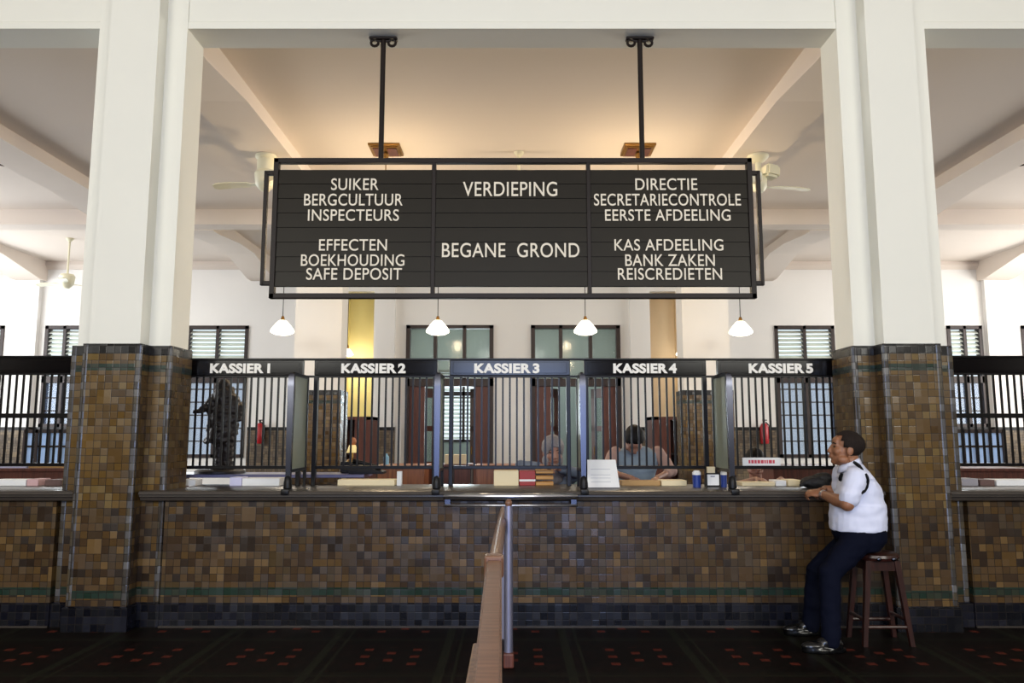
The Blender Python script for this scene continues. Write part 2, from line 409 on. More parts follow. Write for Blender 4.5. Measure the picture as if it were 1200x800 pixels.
# crown strip and pilasters on the back wall
struct('trim_1', MB().prism([(YB-.10, CZ), (YB-.10, CZ-.08), (YB-.03, CZ-.16), (YB+.01, CZ-.16), (YB+.01, CZ)], 'x', -XW, XW), CEILING)
k = 2
for a, b in ((-10.55, -9.98), (9.98, 10.55), (-2.86, -2.46), (2.48, 2.86), (-8.3, -8.22), (8.22, 8.3)):
    struct('trim_%d' % k, MB().box(a, b, YB-.12, YB+.01, 0 if abs(a) < 9 and abs(a) > 5 else 1.62, CZ-.02), WALLP); k += 1
# tiled dado of the back wall
for i, (a, b) in enumerate(((-9.97, -6.9), (-5.5, -3.64), (3.64, 5.5), (6.85, 9.97), (-2.9, -2.43), (2.45, 2.9), (-10.58, -9.97), (9.97, 10.58))):
    struct('baseboard_back_%d' % (i+1), MB().box(a, b, YB-(.035 if i < 4 else .135), YB+.005, 0, 1.63, .0), TILE_DADO)
# niches behind the second row of columns
for i, (a, b) in enumerate(NICHE):
    m_ = YELLOW if i == 0 else PEACH
    mb = MB().box(a-.1, b+.1, YB+.9, YB+1.0, 0, 4.6).box(a-.1, a, YB+.24, YB+.95, 0, 4.6).box(b, b+.1, YB+.24, YB+.95, 0, 4.6).box(a-.1, b+.1, YB+.24, YB+1, 4.5, 4.6).box(a-.1, b+.1, YB+.24, YB+1, -.1, 0)
    struct('wall_niche_%d' % (i+1), mb, m_)
# windows with adjustable louvers above and a glazed sash below
def window(n, a, b, z0, z1, parts=2):
    r = sgroup(n, ((a+b)/2, YB, z0))
    y0, y1 = YB-.03, YB+.12
    f = MB(); t = .07
    f.box(a, a+t, y0, y1, z0, z1).box(b-t, b, y0, y1, z0, z1).box(a, b, y0, y1, z1-t, z1).box(a, b, y0, y1, z0, z0+t)
    zm = 2.55 if z1-z0 > 1.5 else z0
    if zm > z0: f.box(a, b, y0, y1, zm, zm+.14)
    for i in range(1, parts):
        x = a+(b-a)*i/parts; f.box(x-.03, x+.03, y0, y1, z0, z1)
    struct('window_frame', f, DARKW, r)
    if zm > z0:
        l = MB(); z = zm+.2
        while z < z1-t-.03:
            l.obox(((a+b)/2, YB+.05, z), (b-a-.1, .115, .012), (math.radians(34), 0, 0)); z += .088
        struct('louvers', l, LOUV, r)
    p = MB().box(a+t, b-t, YB+.05, YB+.056, z0+t, zm)
    if zm > z0: struct('glass_pane', p, PANEB, r)
    s = MB(); zz = z0+t+.27
    if zm > z0:
        while zz < zm-.1:
            s.box(a+t, b-t, YB+.035, YB+.075, zz-.012, zz+.012); zz += .27
        struct('glazing_bar', s, DARKW, r)
for i, (a, b) in enumerate(WIN): window('window_%d' % (i+1), a, b, WLOW[i], WZ1)
# half-open double doors with three-pane transoms
def door(n, a, b, sw):
    r = sgroup(n, ((a+b)/2, YB, 0)); y0, y1 = YB-.04, YB+.16; t = .085
    zt = 2.62
    f = MB().box(a, a+t, y0, y1, 0, DZ1).box(b-t, b, y0, y1, 0, DZ1).box(a, b, y0, y1, DZ1-.07, DZ1).box(a, b, y0, y1, zt-.14, zt+.02)
    for i in (1, 2):
        x = a+(b-a)*i/3; f.box(x-.035, x+.035, y0, y1, zt, DZ1)
    struct('door_frame', f, DARKW, r)
    struct('transom_glass', MB().box(a+t, b-t, YB+.06, YB+.066, zt, DZ1-.06), PANEG, r)
    w = (b-a)/2-t
    for s, hx in ((1, a+t), (-1, b-t)):
        # each leaf stands open into the hall behind, seen nearly edge on
        ang = math.radians(52 if s == 1 else 58)
        def L_(u, v, z):  # local leaf coordinates to world
            return Vector((hx+s*(u*math.cos(ang))-s*v*math.sin(ang)*0, YB+.1+u*math.sin(ang)+v, z))
        leaf = MB(); 
        def slab(u0, u1, z0, z1, th=.045):
            leaf.rings([[L_(u0, 0, z0), L_(u1, 0, z0), L_(u1, th, z0), L_(u0, th, z0)], [L_(u0, 0, z1), L_(u1, 0, z1), L_(u1, th, z1), L_(u0, th, z1)]])
        slab(0, .16, 0, zt-.15); slab(w-.16, w, 0, zt-.15); slab(0, w, 0, .9); slab(0, w, zt-.35, zt-.15); slab(0, w, 1.55, 1.66)
        lo = struct('door_leaf', leaf, BROWNW, r)
        g = MB(); g.rings([[L_(.16, .02, .9), L_(w-.16, .02, .9), L_(w-.16, .026, .9), L_(.16, .026, .9)], [L_(.16, .02, zt-.35), L_(w-.16, .02, zt-.35), L_(w-.16, .026, zt-.35), L_(.16, .026, zt-.35)]])
        struct('leaf_glass', g, PANEG, lo)
        struct('door_handle', MB().tube([L_(w-.08, -.05, 1.05), L_(w-.08, -.05, 1.22)], .012), BRASS, lo)
    # side panels fixed in the frame
    pn = MB().box(a+t, a+t+.32, YB+.02, YB+.07, 0, zt-.14).box(b-t-.32, b-t, YB+.02, YB+.07, 0, zt-.14)
    struct('side_panel', pn, BROWNW, r)
for i, (a, b) in enumerate(DOORS): door('door_%d' % (i+1), a, b, i)
# the corridor beyond the doors, with a louvered window in its far wall
mb = MB(); cx0, cx1, cy = -2.75, 2.75, 13.2
wa, wb, wz0, wz1 = -1.9, -.35, 1.3, 3.1
for a, b, z0, z1 in ((cx0, wa, 0, 4.4), (wb, cx1, 0, 4.4), (wa, wb, 0, wz0), (wa, wb, wz1, 4.4)): mb.box(a, b, cy, cy+.2, z0, z1)
struct('wall_corridor_back', mb, CORRIDOR)
struct('wall_corridor_left', MB().box(cx0-.1, cx0, YB+.25, cy+.2, 0, 4.4), CORRIDOR)
struct('wall_corridor_right', MB().box(cx1, cx1+.1, YB+.25, cy+.2, 0, 4.4), CORRIDOR)
struct('ceiling_corridor', MB().box(cx0-.1, cx1+.1, YB+.25, cy+.2, 4.4, 4.5), CORRIDOR)
struct('floor_corridor', MB().box(cx0-.1, cx1+.1, YB+.24, cy+.2, -.1, 0), FLOOR)
r = sgroup('window_7', ((wa+wb)/2, cy, wz0))
f = MB()
for x in (wa, (wa+wb)/2-.12, wb-.06): f.box(x, x+.06, cy-.02, cy+.12, wz0, wz1)
f.box(wa, wb, cy-.02, cy+.12, wz0, wz0+.06).box(wa, wb, cy-.02, cy+.12, wz1-.06, wz1).box(wa, wb, cy-.02, cy+.12, 2.45, 2.55)
struct('window_frame', f, DARKW, r)
l = MB(); z = wz0+.1
while z < wz1-.06:
    l.obox(((wa+wb)/2, cy+.05, z), (wb-wa-.08, .09, .012), (math.radians(30), 0, 0)); z += .1
struct('louvers', l, LOUV, r)
area('corridor_window_light', ((wa+wb)/2, cy-.12, 2.2), (-PI/2, 0, 0), 1.4, 1.6, 110, (.82, .95, 1.0))
area('corridor_fill_light', (0, 11.8, 4.35), (0, 0, 0), 4.8, 1.6, 75, (.9, .97, 1.0))  # added fill below the closed corridor ceiling, brightens the view through the doors
# rear windows let daylight in
for a, b in WIN: area('rear_window_light', ((a+b)/2, YB-.15, 2.7), (-PI/2, 0, 0), b-a-.1, 1.9, 34, (.86, .94, 1.0))
# ---- side and street walls
def wall_x(n, x, sx, y0, y1, h, holes):
    mb = MB(); ys = sorted({y0, y1} | {v for q in holes for v in q[:2]})
    for a, b in zip(ys, ys[1:]):
        hit = [q for q in holes if q[0] < (a+b)/2 < q[1]]
        if hit: mb.box(min(x, x+sx), max(x, x+sx), a, b, 0, hit[0][2]).box(min(x, x+sx), max(x, x+sx), a, b, hit[0][3], h)
        else: mb.box(min(x, x+sx), max(x, x+sx), a, b, 0, h)
    return struct(n, mb, WALLP)
SH = [(1.7, 3.5, 1.5, 4.5), (4.3, 6.1, 1.5, 4.5), (6.9, 8.7, 1.5, 4.5)]
wall_x('wall_left', -XW, -.25, -12.2, 10.6, HZ+.2, SH); wall_x('wall_right', XW, .25, -12.2, 10.6, HZ+.2, SH)
k = 8
for sg in (-1, 1):
    for a, b, z0, z1 in SH:
        f = MB(); x0, x1 = sg*XW+min(0, sg*.12), sg*XW+max(0, sg*.12)
        f.box(x0, x1, a, a+.07, z0, z1).box(x0, x1, b-.07, b, z0, z1).box(x0, x1, a, b, z0, z0+.07).box(x0, x1, a, b, z1-.07, z1).box(x0, x1, (a+b)/2-.03, (a+b)/2+.03, z0, z1).box(x0, x1, a, b, 2.6, 2.7)
        struct('window_%d' % k, f, DARKW); k += 1
HALLP = mat('low_bounce_hall_brown', (84, 66, 50), .6, var=.1, spec=.2)  # dark tone given to the unseen hall walls to cut bounced light
for sg, n in ((-1, 'left'), (1, 'right')):
    struct('baseboard_'+n, MB().box(min(sg*XW, sg*(XW-.05)), max(sg*XW, sg*(XW-.05)), -12.1, -.2, 0, 2.4), HALLP)  # unseen dark panels, added to reduce bounce
mb = MB()
FH = [(-8.6, -3.8, 3.4, 6.1), (-1.7, 1.7, 0., 5.8), (3.8, 8.6, 3.4, 6.1)]
xs = sorted({-XW, XW} | {v for q in FH for v in q[:2]})
for a, b in zip(xs, xs[1:]):
    hit = [q for q in FH if q[0] < (a+b)/2 < q[1]]
    if hit:
        if hit[0][2] > 0: mb.box(a, b, -12.25, -12, 0, hit[0][2])
        mb.box(a, b, -12.25, -12, hit[0][3], HZ+.2)
    else: mb.box(a, b, -12.25, -12, 0, HZ+.2)
struct('wall_front', mb, HALLP)
for a, b, z0, z1 in FH:
    f = MB()
    for i in range(4):
        x = a+(b-a-.08)*i/3; f.box(x, x+.08, -12.15, -12.05, z0, z1)
    for z in ((z0, z1-.08, (z0+z1)/2) if z0 > 0 else (z1-.08, 3.3)): f.box(a, b, -12.15, -12.05, z, z+.08)
    struct('window_%d' % k if z0 > 0 else 'door_3', f, DARKW); k += 1
struct('ground_outside', MB().box(-60, 60, -60, 60, -.5, -.25), mat('outside_paving', (120, 128, 116), .9))

# ================================================================== THE COUNTER
SZ0, SZ = .948, 1.031       # countertop slab
def counter(label, x0, x1, rec0, rec1):
    r = thing('bank_counter', label, 'counter', ((x0+x1)/2, 0, 0))
    obj('tiled_front', MB().box(x0, x1, 0, .14, 0, SZ0+.01), TILE, r)
    obj('kerb_strip', MB().box(x0, x1, -.014, .1, 0, .012), STONE, r)
    prof = [(-.095, SZ-.028), (-.085, SZ-.006), (-.07, SZ), (.72, SZ), (.72, SZ0), (-.03, SZ0), (-.055, SZ0+.008), (-.06, SZ0+.03), (-.078, SZ0+.036), (-.078, SZ0+.05)]
    mb = MB().prism(prof, 'x', x0, x1)
    for e0, e1 in ((x0-rec0, x0), (x1, x1+rec1)):   # the moulded edge runs on to the pilaster
        if e1-e0 > .01: mb.prism(prof[:2]+[(-.07, SZ), (-.005, SZ), (-.005, SZ0)]+prof[5:], 'x', e0, e1)
    obj('countertop', mb, STONE, r, 'auto')
    obj('rear_support', MB().box(x0+.1, x1-.1, .6, .66, 0, SZ0), BROWNW, r)
    return r
IN = .372+.05
counter('long mosaic tiled teller counter with stone top between the two columns', -CXC+IN, CXC-IN, .17, .17)
counter('tiled counter with stone top left of the left column', -6.62+IN, -CXC-IN, 0, .17)
counter('tiled counter with stone top right of the right column', CXC+IN, 6.62-IN, .17, 0)
# chrome double guard rail below window 3, at the end of the queue barrier
r = thing('chrome_guard_rail', 'pair of polished chrome rails along the counter edge under window 3', 'rail', (0, -.12, .95))
xa, xb = ax(520, 585, -.12), ax(677, 585, -.12)
for v, rr in ((581.5, .024), (592, .009)):
    z = at(600, v, -.13).z; obj('rail_tube', MB().tube([(xa, -.13, z), (xb, -.13, z)], rr, 14), BRIGHT, r, True)
for x in (xa+.03, xb-.03): obj('bracket', MB().box(x-.025, x+.025, -.128, -.097, at(600, 594, -.12).z, at(600, 579, -.12).z, .005), CHROME, r)

# ================================================================== THE TELLER WINDOWS
GY = .5
HZ0, HZ1 = 1.963, 2.095
def px2x(u): return ax(u, 430, GY)
TEXTS = [('KASSIER 1', 248, 318), ('KASSIER 2', 401, 476), ('KASSIER 3', 556, 632), ('KASSIER 4', 718, 792), ('KASSIER 5', 876, 951)]
EDGE = [(203, 356), (369, 513), (527, 668), (684, 827), (840, 1000)]
def grille(label, x0, x1, zoff, txt=None, wide=(0., 0.), midrail=False, name='teller_window'):
    r = thing(name, label, 'teller window' if txt else 'grille', ((x0+x1)/2, GY, SZ))
    h = MB().box(x0, x1, GY-.02, GY+.03, HZ0+zoff, HZ1+zoff, .006)
    h.box(x0+.03, x1-.03, GY-.026, GY-.015, HZ0+zoff+.018, HZ1+zoff-.016, .003)
    obj('header_board', h, HEADER, r)
    obj('top_rail', MB().box(x0-wide[0], x1+wide[1], GY-.025, GY+.03, HZ1+zoff, HZ1+zoff+.016, .003), GRILLE, r)
    obj('header_rail', MB().box(x0-wide[0], x1+wide[1], GY-.025, GY+.03, HZ0+zoff-.016, HZ0+zoff, .003), GRILLE, r)
    pw = .036; zb = 1.2+zoff
    for x in (x0, x1-pw): obj('post', MB().box(x, x+pw, GY-.025, GY+.025, SZ, HZ0+zoff-.01, .004), GRILLE, r)
    obj('bottom_rail', MB().box(x0+pw, x1-pw, GY-.02, GY+.02, zb-.028, zb, .004), GRILLE, r)
    n = max(2, round((x1-x0-2*pw)/.0595))
    bar = None
    for i in range(1, n):
        x = x0+pw+(x1-x0-2*pw)*i/n
        obj('bar', MB().box(x-.0075, x+.0075, GY-.0075, GY+.0075, zb-.005, HZ0+zoff-.012), GRILLE, r)
    if midrail: obj('middle_rail', MB().box(x0, x1, GY-.012, GY+.012, 1.60, 1.64, .003), GRILLE, r)
    if txt:
        t, a, b = txt
        text('lettering', t, px2x(a), px2x(b), at(600, 437.6, GY).z, at(600, 426, GY).z, GY-.026, LETTER, r, .008, .045)
    return r
for i, (a, b) in enumerate(EDGE):
    gl = (px2x(a)-px2x(EDGE[i-1][1]))/2 if i else 0
    gr = (px2x(EDGE[i+1][0])-px2x(b))/2 if i < 4 else 0
    grille('dark barred teller window under the header reading KASSIER %d' % (i+1), px2x(a), px2x(b), 0, TEXTS[i], (gl, gr))
grille('dark barred grille without lettering left of the left column', -6.62+IN, -2.935-.2, .022, None, midrail=True, name='counter_grille')
grille('dark barred grille without lettering right of the right column', 2.935+.2, 6.62-IN, .022, None, midrail=True, name='counter_grille')
# privacy fins standing out from the grille towards the customers
FIN = [(362.5, 'between windows 1 and 2'), (520, 'between windows 2 and 3'), (676, 'between windows 3 and 4'), (833.5, 'between windows 4 and 5')]
for u, where in FIN:
    x = px2x(u); yf, yr_ = -.02, GY-.03
    r = thing('privacy_partition', 'frosted glass privacy fin with steel front post ' + where, 'partition', (x, yf, SZ), 'privacy fins between the teller windows')
    fr = MB()
    zt, zb = 1.955, 1.19
    fr.prism([(yr_, zt), (yf+.07, zt), (yf+.03, zt-.03), (yf+.03, zt-.09), (yf+.055, zt-.055), (yf+.085, zt-.028), (yr_, zt-.028)], 'x', x-.011, x+.011)
    fr.box(x-.011, x+.011, yf+.03, yr_, zb-.025, zb)
    fr.box(x-.012, x+.012, yr_-.025, yr_, SZ, zt)
    obj('frame', fr, GRILLE, r)
    obj('glass_panel', MB().box(x-.004, x+.004, yf+.035, yr_-.02, zb, zt-.026), FROST, r)
    post = MB(); post.rings([[(x-w, yf-d, z), (x+w, yf-d, z), (x+w, yf+.03, z), (x-w, yf+.03, z)] for z, w, d in ((SZ+.02, .017, .012), (SZ+.3, .021, .014), (zt-.12, .025, .014), (zt-.04, .022, .01), (zt-.015, .014, 0))])
    obj('front_post', post, CHROME, r, 'auto')
    foot = MB(); foot.lathe([(.012, .115), (.026, .10), (.033, .06), (.034, .02), (.02, .0)], (x, yf, SZ-.002), 14); foot.box(x-.03, x+.03, yf-.085, yf+.03, SZ-.03, SZ+.012, .006)
    obj('foot', foot, DARKMETAL, r, 'auto')

# ================================================================== THE HANGING SIGN
SY = .21
def sz(v): return at(600, v, SY).z
def sxx(u, v=268): return ax(u, v, SY)
r = thing('direction_board', 'large dark hanging direction board with ivory Dutch lettering in an iron frame', 'sign', (-.03, SY, 4.87))
x0, x1 = sxx(322), sxx(880); x0 += 0; zt, zb = sz(189), sz(347)
t = .021
xm = [sxx(508), sxx(690)]
fr = MB()
for x in (x0, x1): fr.box(x-t, x+t, SY-.03, SY+.03, zb-t, zt+t, .004)
for z in (zb, zt): fr.box(x0-t, x1+t, SY-.03, SY+.03, z-t, z+t, .004)
for x in xm: fr.box(x-.017, x+.017, SY-.028, SY+.03, zb, zt, .004)
obj('frame', fr, IRON, r)
xl, xr = sxx(310), sxx(890.5)
za, zc = sz(203), sz(332)
for xa, xb in ((xl, x0), (x1, xr)):
    e = MB(); lo, hi = min(xa, xb), max(xa, xb)
    xo = xa if xa == xl else xb
    e.box(xo-.016, xo+.016, SY-.02, SY+.02, zc-.018, za+.018, .004)
    e.box(lo, hi, SY-.02, SY+.02, za-.018, za+.018, .004).box(lo, hi, SY-.02, SY+.02, zc-.018, zc+.018, .004)
    obj('side_loop', e, IRON, r)
pz0, pz1 = sz(336), sz(199.5)
cols = [(x0+t, xm[0]-.017), (xm[0]+.017, xm[1]-.017), (xm[1]+.017, x1-t)]
for a, b in cols:
    p = MB(); n = 8; h = (pz1-pz0)/n
    for i in range(n):
        z = pz0+i*h   # each slat leans a little and overlaps the one below
        p.prism([(SY-.016, z+.003), (SY-.010, z+h), (SY+.012, z+h), (SY+.012, z+.003)], 'x', a, b)
    p.box(a, b, SY-.004, SY+.012, pz0, pz1)
    obj('slat_panel', p, SLATE, r)
LINES = [('SUIKER', 388.2, 443.7, 209, 222.8), ('BERGCULTUUR', 356.5, 472, 227, 241), ('INSPECTEURS', 361, 467.5, 245.3, 258.8),
         ('EFFECTEN', 374, 453.5, 280.2, 293.7), ('BOEKHOUDING', 352.8, 474, 298, 311.6), ('SAFE DEPOSIT', 359, 471, 314, 327.8),
         ('VERDIEPING', 542.6, 653, 213, 230), ('BEGANE  GROND', 518, 679, 284.6, 301.5),
         ('DIRECTIE', 744.5, 817, 209, 222.8), ('SECRETARIECONTROLE', 696, 868, 227, 241), ('EERSTE AFDEELING', 709, 856, 245.3, 258.8),
         ('KAS AFDEELING', 720, 847.5, 280.2, 293.7), ('BANK ZAKEN', 732.6, 837.5, 298, 311.6), ('REISCREDIETEN', 724, 846, 314, 327.8)]
for s_, a, b, v0, v1 in LINES:
    vm = (v0+v1)/2
    text('lettering', s_, ax(a, vm, SY-.016), ax(b, vm, SY-.016), at(600, v1, SY-.016).z, at(600, v0, SY-.016).z, SY-.012, SIGNL, r, .008, .004)
for u in (448, 751):
    x = sxx(u, 110)
    rod = MB().tube([(x, SY, zt), (x, SY, BZ)], .022, 12); obj('hanging_rod', rod, IRON, r, 'auto')
    b = MB().box(x-.12, x+.12, SY-.035, SY+.035, BZ-.022, BZ-.002, .005)
    for s_ in (-1, 1):
        b.tube([(x+s_*(.02+.045*0), SY, BZ-.03)] + [(x+s_*(.075+.032*math.cos(q)), SY, BZ-.045-.03*math.sin(q)) for q in [PI*k/6 for k in range(7, -6, -1)]], .012, 8)
    obj('ceiling_bracket', b, IRON, r)

# ================================================================== LAMPS, FANS, FIXTURES
def point(name, loc, power, color, rad=.08):
    l = bpy.data.lights.new(name, 'POINT'); l.energy = power; l.color = color; l.shadow_soft_size = rad
    o = bpy.data.objects.new(name, l); COL.objects.link(o); o.location = loc; return o
WARM = (1.0, .86, .68)
def pendant(u, v, Y, label, power=7, rod=False, group='white cone pendant lamps', k=1.3, cz=CZ):
    p = at(u, v, Y); x, y, z = p
    r = thing('pendant_lamp', label, 'lamp', (x, y, cz), group)
    sh = MB().lathe([(r_*k, z_*k) for r_, z_ in ((.03, .085), (.05, .075), (.085, .035), (.125, -.02), (.132, -.04), (.125, -.055), (.08, -.075), (.0005, -.082))], (x, y, z), 24)
    obj('lamp_shade', sh, GLASSW, r, True)
    obj('lamp_holder', MB().lathe([(.0005, .175), (.018, .17), (.028, .13), (.034, .08*k), (.0005, .08*k)], (x, y, z), 14), BRASS, r, True)
    obj('cord' if not rod else 'rod', MB().tube([(x, y, z+.16), (x, y, cz-.02)], .006 if not rod else .01, 6), DARKMETAL, r)
    obj('ceiling_rose', MB().lathe([(.0005, -.05), (.03, -.045), (.05, -.01), (.05, 0), (.0005, .001)], (x, y, cz-.001), 14), BRASS, r)
    point('pendant_lamp_light', (x, y, z-.16), power, WARM, .07)
pendant(513, 384, 5.0, 'white cone pendant lamp above window 2, under the left upright of the sign')
pendant(686, 384, 5.0, 'white cone pendant lamp above window 4, under the right upright of the sign')
pendant(331, 384, 5.0, 'white cone pendant lamp at the lower left corner of the hanging sign')
pendant(868, 385, 5.0, 'white cone pendant lamp at the lower right corner of the hanging sign')
pendant(407, 413, 10.35, 'small far pendant lamp glowing in front of the yellow wall', 17, k=1, cz=4.5)
pendant(799, 413, 10.35, 'small far pendant lamp glowing in front of the cream wall', 21, k=1, cz=4.5)
# square brass ceiling fixtures with globe pendants (the globes hang behind the sign)
for u, side in ((452, 'left'), (747, 'right')):
    y = 3.46; x = (-1 if side == 'left' else 1)*1.625
    r = thing('ceiling_pendant', 'square brown ceiling plate of a stem pendant behind the %s rod of the sign' % side, 'lamp', (x, y, CZ), 'square plate pendants')
    obj('ceiling_plate', MB().box(x-.2, x+.2, y-.2, y+.2, CZ-.03, CZ, .004).box(x-.17, x+.17, y-.17, y+.17, CZ-.045, CZ-.03), BRASS, r)
    q = MB()
    for a in (-1, 1): q.box(x+a*.09-.06, x+a*.09+.06, y-.13, y+.13, CZ-.055, CZ-.044)
    obj('inset_panel', q, BROWNW, r)
    obj('stem', MB().lathe([(.0005, -.14), (.03, -.13), (.035, -.08), (.02, -.05), (.0005, -.045)], (x, y, CZ), 12).tube([(x, y, CZ-.13), (x, y, 3.98)], .007, 8), BRASS, r)
    obj('globe', MB().ell((x, y, 3.82), (.17, .17, .17), u=24, v=16), GLASSL, r, True)
    point('globe_light', (x, y, 3.55), 50, (1., .78, .5), .17)
    point('globe_uplight', (x, y, 4.1), 45, (1., .78, .5), .12)
def fan(label, x, y, zt, drop, rot, nb=3, rb=.66, boxy=False, z_tilt=.12, ck=1.):
    r = thing('ceiling_fan', label, 'fan', (x, y, zt), 'cream ceiling fans')
    zh = zt-drop
    obj('canopy', MB().lathe([(r_*ck, z_*min(1, ck*1.3)) for r_, z_ in ((.0005, 0), (.13, 0), (.13, -.03), (.09, -.07), (.03, -.10), (.0005, -.1))], (x, y, zt), 20), PALE, r, 'auto')
    obj('rod', MB().tube([(x, y, zt-.06), (x, y, zh)], .018 if drop > .4 else (.035 if boxy else .105), 16), PALE, r, 'auto')
    if boxy:
        obj('motor_housing', MB().lathe([(.0005, .10), (.07, .10), (.10, .05), (.10, -.05), (.06, -.11), (.0005, -.12)], (x, y, zh), 20).obox((x+.13, y-.05, zh+.13), (.2, .18, .16), (0, .12, .3), .03), PALE, r, 'auto')
    else:
        obj('motor_housing', MB().lathe([(.0005, .13), (.11, .13), (.135, .09), (.12, -.05), (.09, -.09), (.05, -.13), (.0005, -.14)], (x, y, zh), 24), PALE, r, 'auto')
    for k_ in range(nb):
        a = rot+k_*2*PI/nb; d = Vector((math.cos(a), math.sin(a), 0)); s_ = Vector((-math.sin(a), math.cos(a), 0)); up = Vector((0, 0, 1))
        rs = []
        for t_, w in ((.10, .025), (.17, .03), (.22, .06), (.45, .075), (rb-.05, .075), (rb, .04)):
            c = Vector((x, y, zh-.06))+d*t_+up*(.02*math.sin(t_*5))
            e1 = s_*w+up*w*z_tilt*1.2; th = up*.006
            rs.append([c-e1-th, c+e1-th, c+e1+th, c-e1+th])
        obj('blade', MB().rings(rs), PALE, r)
fan('cream ceiling fan on the beam beside the left end of the sign', -3.1, 3.25, 4.955, .33, PI*.98)
fan('cream ceiling fan with box motor on the beam beside the right end of the sign', 3.1, 3.25, 4.955, .36, .12, boxy=True)
fan('cream ceiling fan on a long rod hanging by the far left wall', -8.30, 8.0, CZ, .82, PI*.95, rb=.62, ck=.5)
fan('ceiling fan behind the middle of the sign, only its rod showing', .089, 3.58, CZ, 1.35, .5, rb=.45, ck=.5)
for x, side in ((-6.9, 'left'), (6.9, 'right')):
    o = obj('downlight', MB().lathe([(.0005, -.012), (.075, -.012), (.085, -.03), (.12, -.02), (.125, 0), (.0005, .002)], (x, 3.96, CZ), 20), mat('dark_brown_fixture', (70, 52, 44), .4), None, 'auto')
    tag(o, 'small round brown ceiling fixture in the upper %s bay' % side, 'ceiling light', 'round ceiling fixtures')

# ================================================================== QUEUE BARRIER
r = thing('queue_barrier', 'brown wooden handrail barrier running from the counter towards the viewer', 'barrier', (-.07, -1.2, 0))
def beamx(yA, yB, w, xA, xB, z0, z1, bev=.008):
    mb = MB(); 
    mb.rings([[(xA-w, yA, z0), (xA+w, yA, z0), (xA+w, yA, z1), (xA-w, yA, z1)], [(xB-w, yB, z0), (xB+w, yB, z0), (xB+w, yB, z1), (xB-w, yB, z1)]])
    bmesh.ops.bevel(mb.bm, geom=mb.bm.edges[:], offset=bev, segments=3, affect='EDGES'); return mb
obj('handrail', beamx(-6.6, -2.52, .034, -.0237, -.081, .835, .90), RAILW, r, 'auto')
obj('joint_collar', MB().box(-.125, -.037, -2.56, -2.47, .82, .918, .012), RAILW, r)
nose = MB(); rs = []
for k_ in range(9):
    t_ = k_/8; y = -2.5+t_*2.2; w = .034-.006*t_; x = -.081+.018*t_; z = .90+.03*math.sin(t_*PI*.5)
    rs.append([(x+w*math.cos(q), y, z-.035+.04*math.sin(q)) for q in [2*PI*j/12 for j in range(12)]])
nose.rings(rs); obj('rounded_handrail', nose, RAILW, r, 'auto')
obj('side_board', MB().box(-.124, -.096, -6.6, -3.55, .55, .80, .006), RAILW, r)
for y in (-1.0,):
    obj('steel_post', MB().tube([(-.022, y, .05), (-.022, y, 1.0)], .028, 16), SATIN, r, 'auto')
    obj('post_base', MB().box(-.055, .012, y-.05, y+.04, 0, .09, .01), BROWNW, r)
obj('steel_post_far', MB().tube([(-.066, -.32, 0), (-.066, -.32, .9)], .02, 12), SATIN, r, 'auto').name = 'steel_post'
obj('knob', MB().ell((-.022, -1.0, 1.015), (.024, .024, .028)), RAILW, r, True)
for y in (-2.52, -5.2): obj('wooden_post', MB().box(-.1-(.02 if y < -3 else 0), -.06+(.02 if y < -3 else 0), y-.03, y+.03, 0, .84, .006), RAILW, r)
#@@PART2
# ================================================================== PEOPLE (one continuous skinned surface each; hair and clothes are children)
def remesh(mb, voxel, smooth=4, wrinkle=0., wscale=9., fac=.5):
    """fuse the overlapping closed forms into one continuous surface"""
    me = mb.mesh('tmp'); o = bpy.data.objects.new('tmp', me); COL.objects.link(o)
    q = o.modifiers.new('r', 'REMESH'); q.mode = 'VOXEL'; q.voxel_size = voxel
    if smooth:
        q = o.modifiers.new('s', 'SMOOTH'); q.iterations = smooth; q.factor = fac
    dg = bpy.context.evaluated_depsgraph_get()
    out = bpy.data.meshes.new_from_object(o.evaluated_get(dg))
    bpy.data.objects.remove(o); bpy.data.meshes.remove(me)
    if wrinkle:
        nr = [v.normal.copy() for v in out.vertices]
        for v, n in zip(out.vertices, nr):
            p = v.co*wscale
            v.co += n*wrinkle*(noise.noise(Vector((p.x, p.y, p.z*2.2)))+.5*noise.noise(p*2.3))
    return out
def chain(mb, pts, rad, seg=14):
    """limb: tapered tube with rounded joints"""
    P = [Vector(p) for p in pts]
    mb.tube(P, rad, seg)
    for p, r_ in zip(P, rad): mb.ell(p, (r_, r_, r_), u=14, v=10)
    return mb
def loft(mb, secs, yaw=0., seg=24, pw=2.4):
    """torso: superellipse sections (centre, half depth, half width) turned by yaw; forward is local +x"""
    c, s_ = math.cos(yaw), math.sin(yaw); rs = []
    for cen, a, b in secs:
        r_ = []
        for k_ in range(seg):
            t_ = 2*PI*k_/seg; ct, st = math.cos(t_), math.sin(t_)
            X = a*math.copysign(abs(ct)**(2/pw), ct); Y = b*math.copysign(abs(st)**(2/pw), st)
            r_.append((cen[0]+X*c-Y*s_, cen[1]+X*s_+Y*c, cen[2]))
        rs.append(r_)
    return mb.rings(rs)
def head_frame(c, yaw, pitch, roll=0.):
    return Matrix.Translation(c) @ Matrix.Rotation(yaw, 4, 'Z') @ Matrix.Rotation(roll, 4, 'X') @ Matrix.Rotation(-pitch, 4, 'Y')
